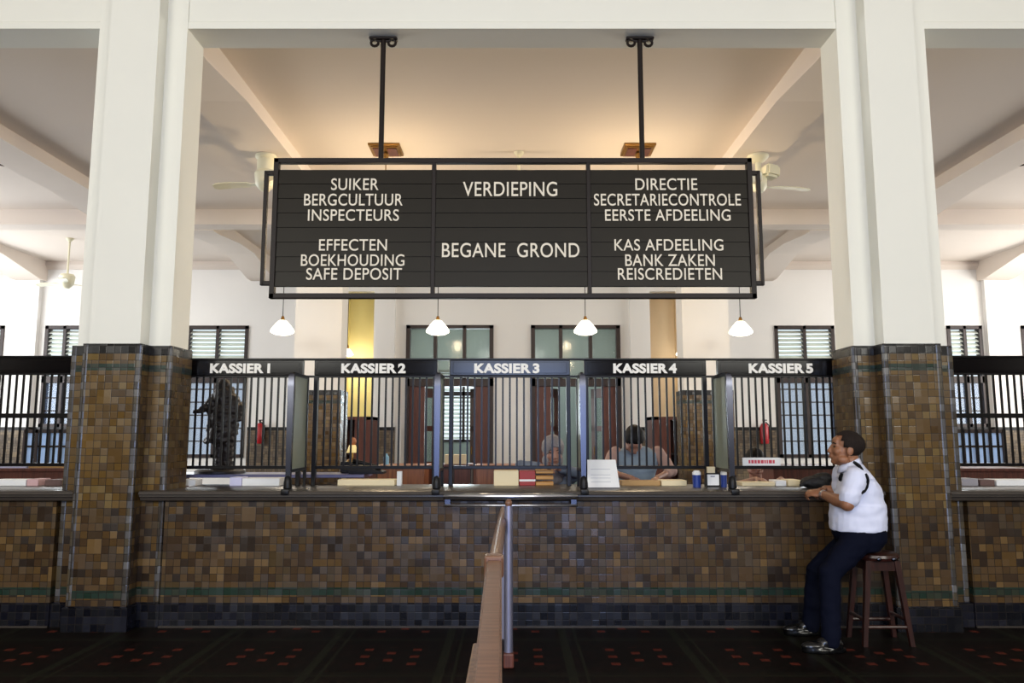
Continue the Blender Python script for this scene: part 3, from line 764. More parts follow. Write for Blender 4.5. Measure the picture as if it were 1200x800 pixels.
def head_parts(mb, M, k=1.0, heavy=0.):
    """head looking along local +x: skull, face, jaw, nose, lips, brow, cheeks, ears"""
    R3 = M.to_3x3().normalized()
    def E_(c, r_): mb.ell(M @ (Vector(c)*k), tuple(x*k for x in r_), R=R3, u=18, v=14)
    E_((-.012, 0, .035), (.098, .076, .088)); E_((.03, 0, -.02), (.066, .064, .085)); E_((.03, 0, -.072), (.058, .052+heavy, .05))
    E_((.062, 0, -.098), (.026, .028, .022)); E_((.07, 0, .035), (.026, .052, .04))
    for s_ in (-1, 1):
        E_((.068, s_*.03, .012), (.022, .024, .010)); E_((.06, s_*.038, -.028), (.028, .026+heavy*.5, .03)); E_((-.012, s_*.078, -.012), (.024, .010, .034)); E_((.1, s_*.012, -.040), (.011, .009, .009))
        E_((.02, s_*.05, -.078), (.04, .02+heavy, .03))
    mb.tube([M @ (Vector(p)*k) for p in ((.084, 0, .018), (.098, 0, -.008), (.107, 0, -.034))], [.010*k, .011*k, .013*k], 10)
    E_((.106, 0, -.036), (.013, .014, .011)); E_((.092, 0, -.061), (.013, .024, .008)); E_((.090, 0, -.073), (.012, .021, .008)); E_((.06, 0, -.065), (.032, .034, .03))
def face_details(M, k, skin_dark, parent):
    R3 = M.to_3x3().normalized()
    for s_ in (-1, 1):
        mb = MB(); mb.ell(M @ (Vector((.080, s_*.031, .001))*k), (.009*k, .013*k, .007*k), R=R3)
        obj('eye', mb, EYE, parent, True)
        mb = MB(); mb.tube([M @ (Vector(p)*k) for p in ((.090, s_*.014, .022), (.089, s_*.032, .027), (.076, s_*.05, .02))], [.004*k, .005*k, .003*k], 8)
        obj('eyebrow', mb, HAIRM, parent, True)
    mb = MB(); mb.ell(M @ (Vector((.099, 0, -.0665))*k), (.007*k, .022*k, .0035*k), R=R3); obj('lips', mb, LIP, parent, True)
def hair_cap(M, k, m, parent, front=.055, low=-.045, name='hair', puff=1.06):
    me = bpy.data.meshes.new(name); bm = bmesh.new()
    bmesh.ops.create_uvsphere(bm, u_segments=28, v_segments=20, radius=1)
    for v in bm.verts:
        v.co = Vector((-.012+v.co.x*.098*puff, v.co.y*.078*puff, .035+v.co.z*.089*puff))
    kill = []
    for f in bm.faces:
        c = f.calc_center_median()
        lim = low+max(0, c.x+.02)*1.5
        if c.z < lim or (c.x > front and c.z < .085): kill.append(f)
    bmesh.ops.delete(bm, geom=kill, context='FACES')
    for v in bm.verts: v.co = M @ (v.co*k)
    bmesh.ops.solidify(bm, geom=bm.faces[:], thickness=.008)
    bmesh.ops.recalc_face_normals(bm, faces=bm.faces[:])
    bm.to_mesh(me); bm.free()
    return link(name, me, m, parent, True)
def hand(mb, wrist, fwd, back, k=1.0, curl=.5, thumb=1):
    """palm, five separate bent fingers and a thumb leaving the side of the palm; back = direction the back of the hand faces"""
    f = Vector(fwd).normalized(); n = (Vector(back)-f*Vector(back).dot(f)).normalized(); s_ = f.cross(n)*thumb   # thumb side
    w = Vector(wrist)
    R3 = Matrix((f, f.cross(n)*-1, n)).transposed()
    mb.ell(w+f*.048*k, (.052*k, .040*k, .016*k), R=R3); mb.ell(w+f*.02*k+s_*.014*k, (.034*k, .024*k, .018*k), R=R3)
    for i, (off, L0, r0) in enumerate(((.030, .082, .0092), (.010, .092, .0096), (-.010, .086, .0092), (-.029, .068, .0080))):
        p = w+f*(.088-.006*abs(i-1))*k+s_*off*k
        d = (f+s_*off*2.0).normalized(); pts = [p-f*.02*k, p]
        a = 0
        for j, q in enumerate((.44, .31, .25)):
            a += curl*(.55, .9, .7)[j]*(1+.12*i)
            p = p+(d*math.cos(a)-n*math.sin(a))*L0*q*k; pts.append(p)
        chain(mb, pts, [r0*k*1.05, r0*k, r0*k*.95, r0*k*.88, r0*k*.75], 10)
    p0 = w+f*.022*k+s_*.026*k; d = (f*.62+s_*.72-n*.25).normalized()
    p1 = p0+d*.034*k; d2 = (f*.9+s_*.25-n*.35).normalized(); p2 = p1+d2*.032*k; p3 = p2+(d2*.9-n*.3).normalized()*.024*k
    chain(mb, [p0, p1, p2, p3], [.0135*k, .0115*k, .0105*k, .008*k], 10)
SKIN = mat('brown_skin', (142, 95, 66), .5, var=.06, scale=30)
SKIN2 = mat('light_brown_skin', (168, 124, 104), .5, var=.05, scale=30)
EYE = mat('dark_eye', (30, 22, 18), .2); HAIRM = mat('black_hair', (20, 17, 16), .6, var=.2, scale=60, bump=.3, spec=.15); LIP = mat('brown_lips', (128, 78, 64), .5)
GREYHAIR = mat('close_cropped_dark_hair', (38, 31, 28), .8, var=.3, scale=120, bump=.4, spec=.1)
SHIRT = mat('white_uniform_cotton', (216, 220, 240), .75, var=.03, scale=12, bump=.05)
NAVYC = mat('navy_uniform_cloth', (13, 16, 30), .85, var=.12, scale=15, spec=.06)
SHOE = mat('black_shoe_leather', (10, 10, 11), .22); BLACKC = mat('black_webbing', (16, 16, 19), .6, spec=.15)
# ---------------- the guard
def guard():
    r = thing('person', 'guard in white uniform shirt and navy trousers leaning on the counter from a stool', 'person', (2.55, -.45, 0))
    C = -.44
    def p(u, v, dy=0.): return at(u, v, C+dy)
    yaw = PI-.12
    # body under the clothes
    M = head_frame(at(991.5, 525.5, C), PI-.22, .16)
    k = 1.06
    b = MB(); head_parts(b, M, k, .008)
    chain(b, [p(1001, 556), p(997, 540)], [.075, .062])
    tor = [((p(1008, 655).x, C, p(0, 644).z), .12, .165), ((p(1008, 634).x, C, p(0, 632).z), .165, .19), ((p(1005, 612).x, C, p(0, 612).z), .185, .185), ((p(1005, 592).x, C, p(0, 592).z), .18, .18),
           ((p(1006, 572).x, C, p(0, 572).z), .145, .185), ((p(1003, 557).x, C, p(0, 557).z), .10, .185), ((p(1001, 548).x, C, p(0, 548).z), .06, .12)]
    loft(b, [(c, a-.014, w-.014) for c, a, w in tor], yaw)
    legs = (([p(1006, 631, -.10), at(972, 672, -.60), at(974, 747, -.68)], -.68), ([p(1004, 631, .09), at(957, 668, -.30), at(950, 729, -.22)], -.22))
    for L_, fy in legs:
        chain(b, [L_[0], L_[0].lerp(L_[1], .5), L_[1], L_[1].lerp(L_[2], .35), L_[2]], [.082, .07, .056, .052, .038])
        a = L_[2]; chain(b, [Vector((a.x, fy, .045)), Vector((a.x-.15, fy, .04))], [.036, .03])
    # arms: near (left) and far (right), forearms crossing at the counter edge
    sh1, el1, wr1 = at(1003, 560, C-.185), at(993, 591, C-.22), at(964, 579, -.37)
    sh2, el2, wr2 = at(988, 556, C+.17), at(986, 577, C+.21), at(967, 573, -.185)
    for s_, e_, w_ in ((sh1, el1, wr1), (sh2, el2, wr2)):
        chain(b, [s_, s_.lerp(e_, .5), e_, e_.lerp(w_, .4), w_], [.056, .052, .047, .046, .029])
    hand(b, wr1+(wr1-el1).normalized()*.006, Vector((-.75, .55, .08)), (-.25, -.55, .8), .95, .75, 1)
    hand(b, wr2+(wr2-el2).normalized()*.006, Vector((-.85, -.42, -.12)), (-.2, .4, .9), .95, .8, -1)
    me = remesh(b, .0055, 3)
    link('body', me, SKIN, r, True)
    face_details(M, k, None, r)
    hair_cap(M, k, GREYHAIR, r, front=.045, low=-.05, puff=1.04)
    # shirt
    s = MB(); loft(s, [(c, a, w) for c, a, w in tor[2:]], yaw)
    hem = p(1005, 621); loft(s, [((hem.x, C, hem.z), .186, .192), ((p(1005, 606).x, C, p(0, 606).z), .19, .195), ((p(1005, 590).x, C, p(0, 590).z), .185, .19)], yaw)
    loft(s, [((p(1003, 560).x, C, p(0, 560).z), .115, .2), ((p(1001, 550).x, C, p(0, 550).z), .08, .15), ((p(998, 543).x, C, p(0, 543).z), .07, .085)], yaw)
    for s_, e_, w_ in ((sh1, el1, wr1), (sh2, el2, wr2)):
        en = s_.lerp(e_, .71)
        chain(s, [s_+Vector((.0, 0, .0)), s_.lerp(en, .5), en], [.078, .075, .073])
    me = remesh(s, .007, 4, .006, 10)
    so = link('shirt', me, SHIRT, r, True)
    # collar, patch, shoulder strap, whistle cord
    cl = MB(); Rn = []  # folded collar
    for k_ in range(15):
        t_ = -2.5+5.0*k_/14; q = yaw+t_; c0 = p(996, 546)
        Rn.append([(c0.x+.079*math.cos(q), C+.079*math.sin(q), c0.z-.012-.035*math.cos(t_)), (c0.x+.066*math.cos(q), C+.066*math.sin(q), c0.z+.038-.03*math.cos(t_)), (c0.x+.072*math.cos(q), C+.072*math.sin(q), c0.z+.038-.03*math.cos(t_)), (c0.x+.090*math.cos(q), C+.090*math.sin(q), c0.z-.012-.035*math.cos(t_))])
    cl.rings(Rn); obj('collar', cl, SHIRT, so, True)
    from mathutils.bvhtree import BVHTree
    bt = BVHTree.FromPolygons([v.co for v in me.vertices], [pp.vertices for pp in me.polygons])
    def on(u, v, off=.003):
        o_ = Vector((0, -CD, CH)); d = (at(u, v, C)-o_).normalized(); h = bt.ray_cast(o_, d)
        return h[0]+h[1]*off if h[0] else at(u, v, C-.2)
    def band(nm, pts, w, parent):
        P = [on(*q) for q in pts]; m_ = MB(); rs = []
        for i, c_ in enumerate(P):
            d = (P[min(i+1, len(P)-1)]-P[max(0, i-1)]).normalized(); n_ = Vector((0, -1, .3)).normalized(); e_ = d.cross(n_).normalized()*w[i]; n_ = e_.cross(d).normalized()*.004
            rs.append([c_-e_-n_, c_+e_-n_, c_+e_+n_, c_-e_+n_])
        m_.rings(rs); return obj(nm, m_, BLACKC, parent, True)
    band('shoulder_strap', [(1000, 541), (1003, 543), (1006.5, 546), (1010, 550)], [.008, .013, .013, .009], so)
    band('whistle_cord', [(1014, 555), (1015.5, 559), (1016, 564), (1014.8, 570), (1012, 575), (1009.5, 578)], [.007, .012, .014, .014, .012, .006], so)
    band('sleeve_patch', [(988, 555), (987.4, 558), (986.5, 561.5), (985.6, 564)], [.014, .021, .021, .014], so)
    # trousers
    t = MB(); loft(t, [((c[0], c[1], c[2]), a+.003, w+.003) for c, a, w in tor[:3]], yaw)
    for (L_, fy) in legs:
        h, kn, an = L_; an = an+Vector((0, 0, -.02))
        chain(t, [h, h.lerp(kn, .5), kn, kn.lerp(an, .4), an], [.105, .092, .076, .072, .062])
    link('trousers', remesh(t, .009, 5, .008, 8), NAVYC, r, True)
    bl = MB(); c0 = p(1005, 618); loft(bl, [((c0.x, C, c0.z-.018), .181, .188), ((c0.x, C, c0.z+.012), .181, .188)], yaw); obj('belt', bl, BLACKC, r, True)
    for L_, fy in legs:
        a = L_[2]; q = MB(); c0 = Vector((a.x-.06, fy, 0))
        q.rings([[(c0.x+px_*.15+.01, c0.y+py_*w, z) for px_, py_ in [(math.cos(2*PI*j/20), math.sin(2*PI*j/20)*(1-.18*math.cos(2*PI*j/20))) for j in range(20)]] for z, w in ((0., .048), (.025, .05), (.03, .046))])
        q.ell(c0+Vector((-.05, 0, .04)), (.098, .045, .036)); q.ell(c0+Vector((.07, 0, .05)), (.075, .044, .055)); q.ell(c0+Vector((.03, 0, .06)), (.07, .042, .045))
        link('shoe', remesh(q, .007, 3), SHOE, r, True)
    d = (wr1-el1).normalized(); c0 = wr1-d*.012
    w_ = MB(); w_.tube([c0-d*.009, c0+d*.009], .034, 18); obj('wrist_watch', w_, BRIGHT, r, 'auto')
guard()
# stool under the guard
r = thing('bar_stool', 'dark mahogany stool with round seat under the guard', 'stool', (2.60, -.44, 0))
sx, sy, stz = 2.615, -.40, at(1028, 646, -.42).z
obj('seat', MB().lathe([(.0005, stz), (.13, stz), (.155, stz-.012), (.16, stz-.03), (.15, stz-.05), (.0005, stz-.05)], (sx, sy, 0), 28), STOOLW, r, 'auto')
ap = MB(); q = .10
for a in (-1, 1): ap.box(sx+a*q-.012, sx+a*q+.012, sy-q, sy+q, stz-.12, stz-.05).box(sx-q, sx+q, sy+a*q-.012, sy+a*q+.012, stz-.12, stz-.05)
obj('apron', ap, STOOLW, r)
ft = {}
for a in (-1, 1):
    for b_ in (-1, 1):
        top = Vector((sx+a*.10, sy+b_*.10, stz-.05)); bot = Vector((sx+a*.165-.045*(0), sy+b_*.13, 0)); ft[(a, b_)] = (top, bot)
        m_ = MB(); m_.rings([[top+Vector((i*.02, j*.02, 0)) for i, j in ((-1, -1), (1, -1), (1, 1), (-1, 1))], [bot+Vector((i*.015, j*.015, 0)) for i, j in ((-1, -1), (1, -1), (1, 1), (-1, 1))]])
        obj('leg', m_, STOOLW, r)
def mid(k_, t_): return ft[k_][0].lerp(ft[k_][1], t_)
for k0, k1, t_ in (((-1, -1), (1, -1), .78), ((-1, 1), (1, 1), .78), ((-1, -1), (-1, 1), .7), ((1, -1), (1, 1), .7)):
    obj('stretcher', MB().tube([mid(k0, t_), mid(k1, t_)], .013, 8), STOOLW, r)
for x in (-.045, .06): obj('shiny_spot', MB().ell((sx+x, sy-.158, stz-.034), (.017, .008, .013)), CHROME, r, True)  # two shiny metal spots on the front of the seat rim

# ---------------- seated tellers behind the grille
def chair_for(x, y, label):
    r = thing('office_stool', label, 'stool', (x, y, 0))
    obj('seat', MB().lathe([(.0005, .66), (.17, .66), (.19, .64), (.19, .61), (.17, .59), (.0005, .59)], (x, y, 0), 20), BLACKC, r, 'auto')
    obj('stem', MB().tube([(x, y, .05), (x, y, .6)], .025, 10), CHROME, r)
    obj('base', MB().lathe([(.0005, .06), (.05, .06), (.2, .02), (.2, 0), (.0005, 0)], (x, y, 0), 20), DARKMETAL, r)
def teller(label, x, y, zs, headc, hyaw, hpitch, skin, top_mat, sleeve=None, k=1.0, arms=None, sw=.2, scarf=None, hair=True, sleeve_long=.8, pants=NAVYC, details=None):
    """person seated on a high stool facing the customers (-y); zs = shoulder height"""
    r = thing('person', label, 'person', (x, y, 0))
    yaw = -PI/2; seat = .70
    b = MB(); M = head_frame(headc, yaw+hyaw, hpitch); head_parts(b, M, k)
    nb = Vector((x, y+.03, zs-.01)); chain(b, [nb, Vector(headc)+(nb-Vector(headc))*.35], [.062, .055])
    H = zs-seat
    tor = [((x, y+.04, seat-.02), .11, .165), ((x, y+.04, seat+.1), .12, .165), ((x, y+.03, seat+H*.45), .115, .15), ((x, y+.01, seat+H*.75), .12, sw-.03), ((x, y+.02, zs-.05), .095, sw-.015), ((x, y+.03, zs+.01), .06, .09)]
    loft(b, [(c, a-.012, w-.012) for c, a, w in tor], yaw)
    L = []
    for s_ in (-1, 1):
        hip, kn, an = Vector((x+s_*.09, y+.02, seat+.06)), Vector((x+s_*.13, y-.36, seat+.05)), Vector((x+s_*.12, y-.30, .28))
        L.append((hip, kn, an)); chain(b, [hip, kn, an], [.075, .055, .04]); chain(b, [an+Vector((0, .02, -.06)), an+Vector((0, -.14, -.07))], [.034, .028])
    A = []
    for s_, (el, wr, fw) in zip((-1, 1), arms):
        sh = Vector((x+s_*(sw-.035), y+.02, zs-.055)); el, wr = Vector(el), Vector(wr); A.append((sh, el, wr))
        chain(b, [sh, el, wr], [.05, .04, .026]); hand(b, wr, fw, (0, -.1, 1), .92, .6, -s_)
    link('body', remesh(b, .0065, 3), skin, r, True); face_details(M, k, None, r)
    t = MB(); loft(t, tor[1:], yaw)
    for sh, el, wr in A:
        if sleeve is None: chain(t, [sh, sh.lerp(el, .5), sh.lerp(el, sleeve_long)], [.066, .062, .058])
    to = link('shirt', remesh(t, .009, 4, .006, 9), top_mat, r, True)
    if sleeve is not None:
        for sh, el, wr in A:
            q = MB(); chain(q, [sh, el, el.lerp(wr, sleeve_long)], [.068, .055, .044]); link('sleeve', remesh(q, .008, 4, .006, 9), sleeve, r, True)
    q = MB(); loft(q, [((x, y+.04, seat-.04), .115, .175), ((x, y+.04, seat+.12), .125, .172)], yaw)
    for hip, kn, an in L: chain(q, [hip, kn, an], [.088, .068, .055])
    link('trousers', remesh(q, .01, 4), pants, r, True)
    for hip, kn, an in L:
        q = MB(); q.ell(an+Vector((0, -.06, -.08)), (.045, .13, .045)); obj('shoe', q, SHOE, r, True)
    if hair: hair_cap(M, k, HAIRM, r, front=.075 if hpitch < -.5 else .06, low=-.07, puff=1.1)
    if scarf is not None:
        R3 = M.to_3x3().normalized(); q = MB()
        q.ell(M @ Vector((-.01*k, 0, .038*k)), (.125*k, .096*k, .108*k), R=R3, u=20, v=16); q.ell(M @ Vector((-.005*k, 0, -.075*k)), (.1*k, .092*k, .085*k), R=R3, u=20, v=16)
        q.ell((x, y+.0, zs-.0), (.14, .12, .07)); q.ell((x, y-.03, zs-.06), (.11, .11, .08))
        me = remesh(q, .009, 5, .005, 14)
        bm = bmesh.new(); bm.from_mesh(me); Mi = M.inverted(); kill = []
        for f in bm.faces:
            c = Mi @ f.calc_center_median()
            if c.x > .02 and (c.y/.064)**2+((c.z+.022*k)/(.078*k))**2 < 1: kill.append(f)
        bmesh.ops.delete(bm, geom=kill, context='FACES'); bmesh.ops.solidify(bm, geom=bm.faces[:], thickness=.008); bm.to_mesh(me); bm.free()
        link('headscarf', me, scarf, r, True)
    return r
TY = 1.30
SCARF = mat('grey_patterned_scarf', (128, 122, 122), .8, var=.5, scale=40)
GREYBLUE = mat('grey_blue_cloth', (104, 116, 134), .8, var=.08, scale=14); VEST = mat('pale_grey_blue_vest', (140, 158, 172), .8, var=.05, scale=14)
PINKSL = mat('dusty_pink_sleeve', (178, 146, 134), .8, var=.05, scale=14); REDC = mat('dark_red_cloth', (104, 26, 24), .8, var=.1, scale=14)
h1 = at(648, 529, TY-.08)
tx = h1.x-.005
teller('woman teller in a patterned grey headscarf and grey-blue top behind window 3', tx, TY, h1.z-.20, h1, .12, -.12, SKIN2, GREYBLUE, GREYBLUE, 1.1,
       [((tx-.30, TY-.10, 1.17), (tx-.10, TY-.32, 1.17), (.7, -.55, 0)), ((tx+.25, TY-.10, 1.10), (tx+.03, TY-.33, 1.16), (-.6, -.5, .2))], .2, SCARF, False)
chair_for(tx, TY+.03, 'office stool carrying the woman in the headscarf')
h2 = at(743, 515, TY-.20)
mx = at(746, 540, TY).x
teller('man teller with black hair bent over his work in a grey-blue vest behind window 4', mx, TY, at(0, 524, TY).z, h2, .05, -1.05, SKIN2, VEST, PINKSL, 1.06,
       [((mx-.31, TY-.10, 1.12), (mx-.10, TY-.36, 1.07), (.4, -.8, -.1)), ((mx+.31, TY-.10, 1.12), (mx+.12, TY-.36, 1.07), (-.4, -.8, -.1))], .235, None, True, .35)
chair_for(mx, TY+.03, 'office stool carrying the man in the grey-blue vest')
h3 = at(885, 541, TY-.05); qx = h3.x+.02
teller('teller with black hair and dark red top sitting low behind the notice of window 5', qx, TY, h3.z-.2, h3, .1, -.35, SKIN2, REDC, None, 1.0,
       [((qx-.26, TY-.10, .98), (qx-.10, TY-.33, 1.06), (.4, -.8, 0)), ((qx+.26, TY-.10, .98), (qx+.12, TY-.33, 1.06), (-.4, -.8, 0))], .2)
chair_for(qx, TY+.03, 'office stool carrying the teller in dark red')

# ================================================================== BEHIND THE COUNTER
def single(name, mb, m, label, cat, group=None, smooth=False): return tag(obj(name, mb, m, None, smooth), label, cat, group)
# raised back shelf of windows 1 and 2 with the statuette
LAV = mat('painted_bluish_sheen', (112, 112, 146), .3, var=.05);  # bluish reflection on the shelf edge, put into its colour
bx0, bx1 = ax(205, 555, .95), ax(432, 555, .95)
r = thing('back_shelf', 'raised shelf with a painted bluish sheen behind windows 1 and 2 carrying the statuette', 'shelf', ((bx0+bx1)/2, .95, 0))
obj('shelf_board', MB().box(bx0, bx1, .74, 1.16, 1.085, 1.115, .006), LAV, r)
for x in (bx0+.04, (bx0+bx1)/2, bx1-.04): obj('support', MB().box(x-.015, x+.015, .78, 1.14, 0, 1.086), BROWNW, r)
# dark bronze statuette
r = thing('statuette', 'dark bronze statuette of a cloaked figure standing behind window 1', 'statue', (0, .95, 1.115)); YS = .95
def q(u, v, dy=0.): return at(u, v, YS+dy)
r.location = (q(262, 552).x, YS, 1.115)
b = MB()
sc = .0079
def el(u, v, ru, rv, ry, dy=0., rot=0.): b.ell(q(u, v, dy), (ru*sc, ry, rv*sc), (0, rot, 0))
el(262, 456, 9, 12, .075); el(263, 466, 14.5, 15, .10); el(263, 484, 16.5, 20, .115); el(263, 500, 15, 14, .10); el(274, 476, 9, 18, .09, 0, -.25); el(252, 474, 8, 17, .09, 0, .2)
chain(b, [q(251, 468), q(243, 477, -.03), q(233, 481, -.06), q(229, 482, -.07)], [.05, .045, .028, .018]); chain(b, [q(273, 470), q(281, 480), q(278, 490, -.03), q(270, 494, -.06)], [.05, .05, .04, .026])
chain(b, [q(258, 500), q(258, 525), q(259, 549)], [.075, .058, .05]); chain(b, [q(267, 500), q(267, 525), q(266, 549)], [.075, .058, .05])
b.rings([[(q(c, v).x+ru*sc*math.cos(t_), YS+ry*math.sin(t_), q(c, v).z) for t_ in [2*PI*j/16 for j in range(16)]] for c, v, ru, ry in ((262, 488, 17, .11), (261, 503, 18, .11), (258, 517, 17, .10), (256, 519, 14, .08))])
el(243, 516, 5, 4, .03); el(257, 549, 9, 3, .08, -.04); el(268, 549, 8, 3, .08, -.03)
me = remesh(b, .007, 2, .012, 16)
for v in me.vertices: v.co.z = max(v.co.z, 1.13)
link('figure', me, BRONZE, r, True)
obj('plinth', MB().lathe([(.0005, .0), (.22, .0), (.22, .02), (.19, .035), (.0005, .037)], (q(258, 552).x, YS, 1.1165), 24), BRONZE, r, 'auto')

def on_slab(nm, label, cat, u0, u1, Y, dep, h, m, z=SZ, bev=.003, group=None, tilt=0.):
    xa, xb = ax(u0, 565, Y), ax(u1, 565, Y)
    mb = MB()
    if tilt: mb.obox(((xa+xb)/2, Y, z+h/2*math.cos(tilt)+dep/2*math.sin(abs(tilt))), (xb-xa, dep, h), (tilt, 0, 0), bev)
    else: mb.box(xa, xb, Y-dep/2, Y+dep/2, z, z+h, bev)
    return single(nm, mb, m, label, cat, group)
PALEL = mat('pale_lavender_paper', (196, 194, 220), .8)
on_slab('paper_stack', 'white paper stack on the counter at the left end of window 1', 'paper', 214, 233, .60, .16, .05, PAPER)
on_slab('paper_stack', 'pale lavender paper stack on the counter below the statuette', 'paper', 273, 287, .60, .16, .07, PALEL)
o = on_slab('paper_form', 'white form with dark marks on the counter of window 1', 'paper', 288, 331, .60, .18, .062, PAPER)
o = on_slab('document_tray', 'long cream document tray on the counter of window 2', 'tray', 398, 464, .62, .16, .05, CREAMP)
on_slab('white_block', 'small upright white block at the right end of the document tray', 'block', 465.5, 471, .56, .05, .12, PAPER)
on_slab('cardboard_box', 'cream cardboard box on the counter at window 3, beside the red box', 'box', 579, 607.5, .62, .2, .125, CREAMP)
RED = mat('red_box_card', (150, 30, 22), .5); TAN = mat('yellow_wood', (196, 142, 70), .5)
r = thing('stationery_box', 'red box with a pale stripe on the counter at window 3', 'box', (ax(618, 565, .62), .62, SZ))
xa, xb = ax(608.5, 565, .62), ax(627, 565, .62)
obj('box_body', MB().box(xa, xb, .54, .70, SZ, SZ+.125, .003), RED, r); obj('pale_stripe', MB().box(xa-.001, xb+.001, .537, .7, SZ+.035, SZ+.052), PAPER, r)
r = thing('stationery_rack', 'yellow wooden stationery rack in front of the woman teller', 'rack', (ax(638, 565, .64), .64, SZ))
xa, xb = ax(627.5, 565, .64), ax(648, 565, .64)
for z in (0, .05, .1): obj('tray', MB().box(xa, xb, .56, .72, SZ+z, SZ+z+.03, .004), TAN, r)
obj('stamp', MB().lathe([(.0005, .2), (.012, .195), (.016, .17), (.008, .15), (.02, .13), (.0005, .13)], (xb-.03, .64, SZ), 12), BROWNW, r)
# white notice in a stand before window 4
r = thing('notice_stand', 'white notice sheet leaning on a stand at the left of window 4', 'notice', (ax(706, 565, .26), .26, SZ))
xa, xb = ax(687.5, 555, .26), ax(725, 555, .26)
mb = MB(); mb.rings([[(xa, .20, SZ+.004), (xb, .20, SZ+.004), (xb, .208, SZ+.004), (xa, .208, SZ+.004)], [(xa+.008, .27, SZ+.225), (xb-.022, .27, SZ+.225), (xb-.022, .278, SZ+.225), (xa+.008, .278, SZ+.225)]])
obj('sheet', mb, PAPER, r)
mb = MB(); mb.box(xa, xb, .19, .30, SZ, SZ+.006); mb.rings([[(xa+.1, .33, SZ), (xb-.1, .33, SZ), (xb-.1, .34, SZ), (xa+.1, .34, SZ)], [(xa+.1, .274, SZ+.2), (xb-.1, .274, SZ+.2), (xb-.1, .282, SZ+.2), (xa+.1, .282, SZ+.2)]])
obj('easel_back', mb, DARKMETAL, r)
gl = MB()
for zz in (.05, .08, .105, .15): gl.obox(((xa+xb)/2-.02, .2055+.07*zz/.225-.006, SZ+zz), (.16, .002, .004), (-.3, 0, 0))
obj('faint_print', gl, mat('grey_print', (176, 178, 186), .8), r)
on_slab('paper_strip', 'tan paper strip on the counter in front of the man teller', 'paper', 727, 772, .62, .16, .04, mat('tan_paper', (176, 140, 92), .8))
on_slab('envelope', 'cream envelope on the counter to the right of the tan paper strip', 'envelope', 773, 802, .60, .18, .045, CREAMP)
BLUE = mat('blue_plastic', (26, 52, 128), .35)
for u0, u1, lab in ((811.5, 821.5, 'blue cup with white rim left of the card holder at window 4'), (844.5, 852, 'blue cup with white lid right of the card holder, by the privacy fin')):
    c = at((u0+u1)/2, 565, .34); rr = (ax(u1, 565, .34)-ax(u0, 565, .34))/2
    r = thing('pen_cup', lab, 'cup', (c.x, .34, SZ))
    obj('cup_body', MB().lathe([(.0005, 0), (rr*.92, 0), (rr, .105), (rr*.9, .107), (.0005, .02)], (c.x, .34, SZ), 20), BLUE, r, 'auto')
    obj('white_rim', MB().lathe([(rr*.5, .10), (rr*1.02, .10), (rr*1.02, .118), (rr*.62, .135), (rr*.5, .13)], (c.x, .34, SZ), 20), PAPER, r, 'auto')
r = thing('card_holder', 'small black framed white card standing between the two blue cups', 'card holder', (ax(835.5, 565, .36), .36, SZ))
xa, xb = ax(827, 565, .36), ax(844, 565, .36)
obj('frame', MB().box(xa, xb, .36, .375, SZ, SZ+.115, .004).box(xa, xb, .33, .40, SZ, SZ+.008), DARKMETAL, r)
obj('card', MB().box(xa+.014, xb-.010, .354, .36, SZ+.014, SZ+.102), PAPER, r); obj('dark_emblem', MB().box(xa+.04, xa+.075, .3525, .354, SZ+.082, SZ+.09), mat('grey_blue_print', (110, 116, 140), .7), r)
obj('top_block', MB().box(xa+.018, xa+.082, .362, .40, SZ+.1, SZ+.165, .004), CREAMP, r)
# notice hung on the bars of window 5
r = thing('bar_notice', 'white strip notice with red print fixed to the bars of window 5', 'notice', (ax(892, 541, GY), GY-.03, 1.2))
xa, xb = ax(870, 541, GY-.03), ax(914.5, 541, GY-.03); z0, z1 = at(0, 545.5, GY-.03).z, at(0, 536, GY-.03).z
obj('strip', MB().box(xa, xb, GY-.036, GY-.024, z0, z1, .002), PAPER, r)
mb = MB(); zc = (z0+z1)/2; x = xa+.05
rnd = random.Random(3)
while x < xb-.05:
    w_ = rnd.uniform(.012, .03); mb.box(x, x+w_, GY-.0375, GY-.035, zc-.014, zc+.014); x += w_+.006
obj('red_print', mb, mat('red_print_ink', (196, 70, 84), .7), r)
for i, (u0, u1, h, m_, lab) in enumerate(((866, 904, .03, CREAMP, 'long cream paper pile on the counter of window 5'), (905, 917, .045, PAPER, 'small crumpled white paper beside the cream pile at window 5'), (919, 934, .05, CREAMP, 'short cream paper pile on the counter left of the black bag'))):
    on_slab('paper_pile', lab, 'paper', u0, u1, .58, .18, h, m_)
b = MB(); c = at(957, 565, .22); b.ell(c+Vector((0, .03, -.0)), (.12, .10, .05)); b.ell(c+Vector((.06, .02, .035)), (.08, .07, .04)); chain(b, [c+Vector((-.08, 0, .0)), c+Vector((-.14, -.03, -.02))], [.025, .015])
me = remesh(b, .008, 3, .008, 20)
for v in me.vertices: v.co.z = max(v.co.z, SZ+.001)
zmin = min(v.co.z for v in me.vertices)
for v in me.vertices: v.co.z -= zmin-SZ
o = link('hand_bag', me, mat('black_cloth', (20, 19, 22), .7, var=.2, scale=20), None, True); tag(o, 'soft black bag on the counter beside the guard', 'bag')
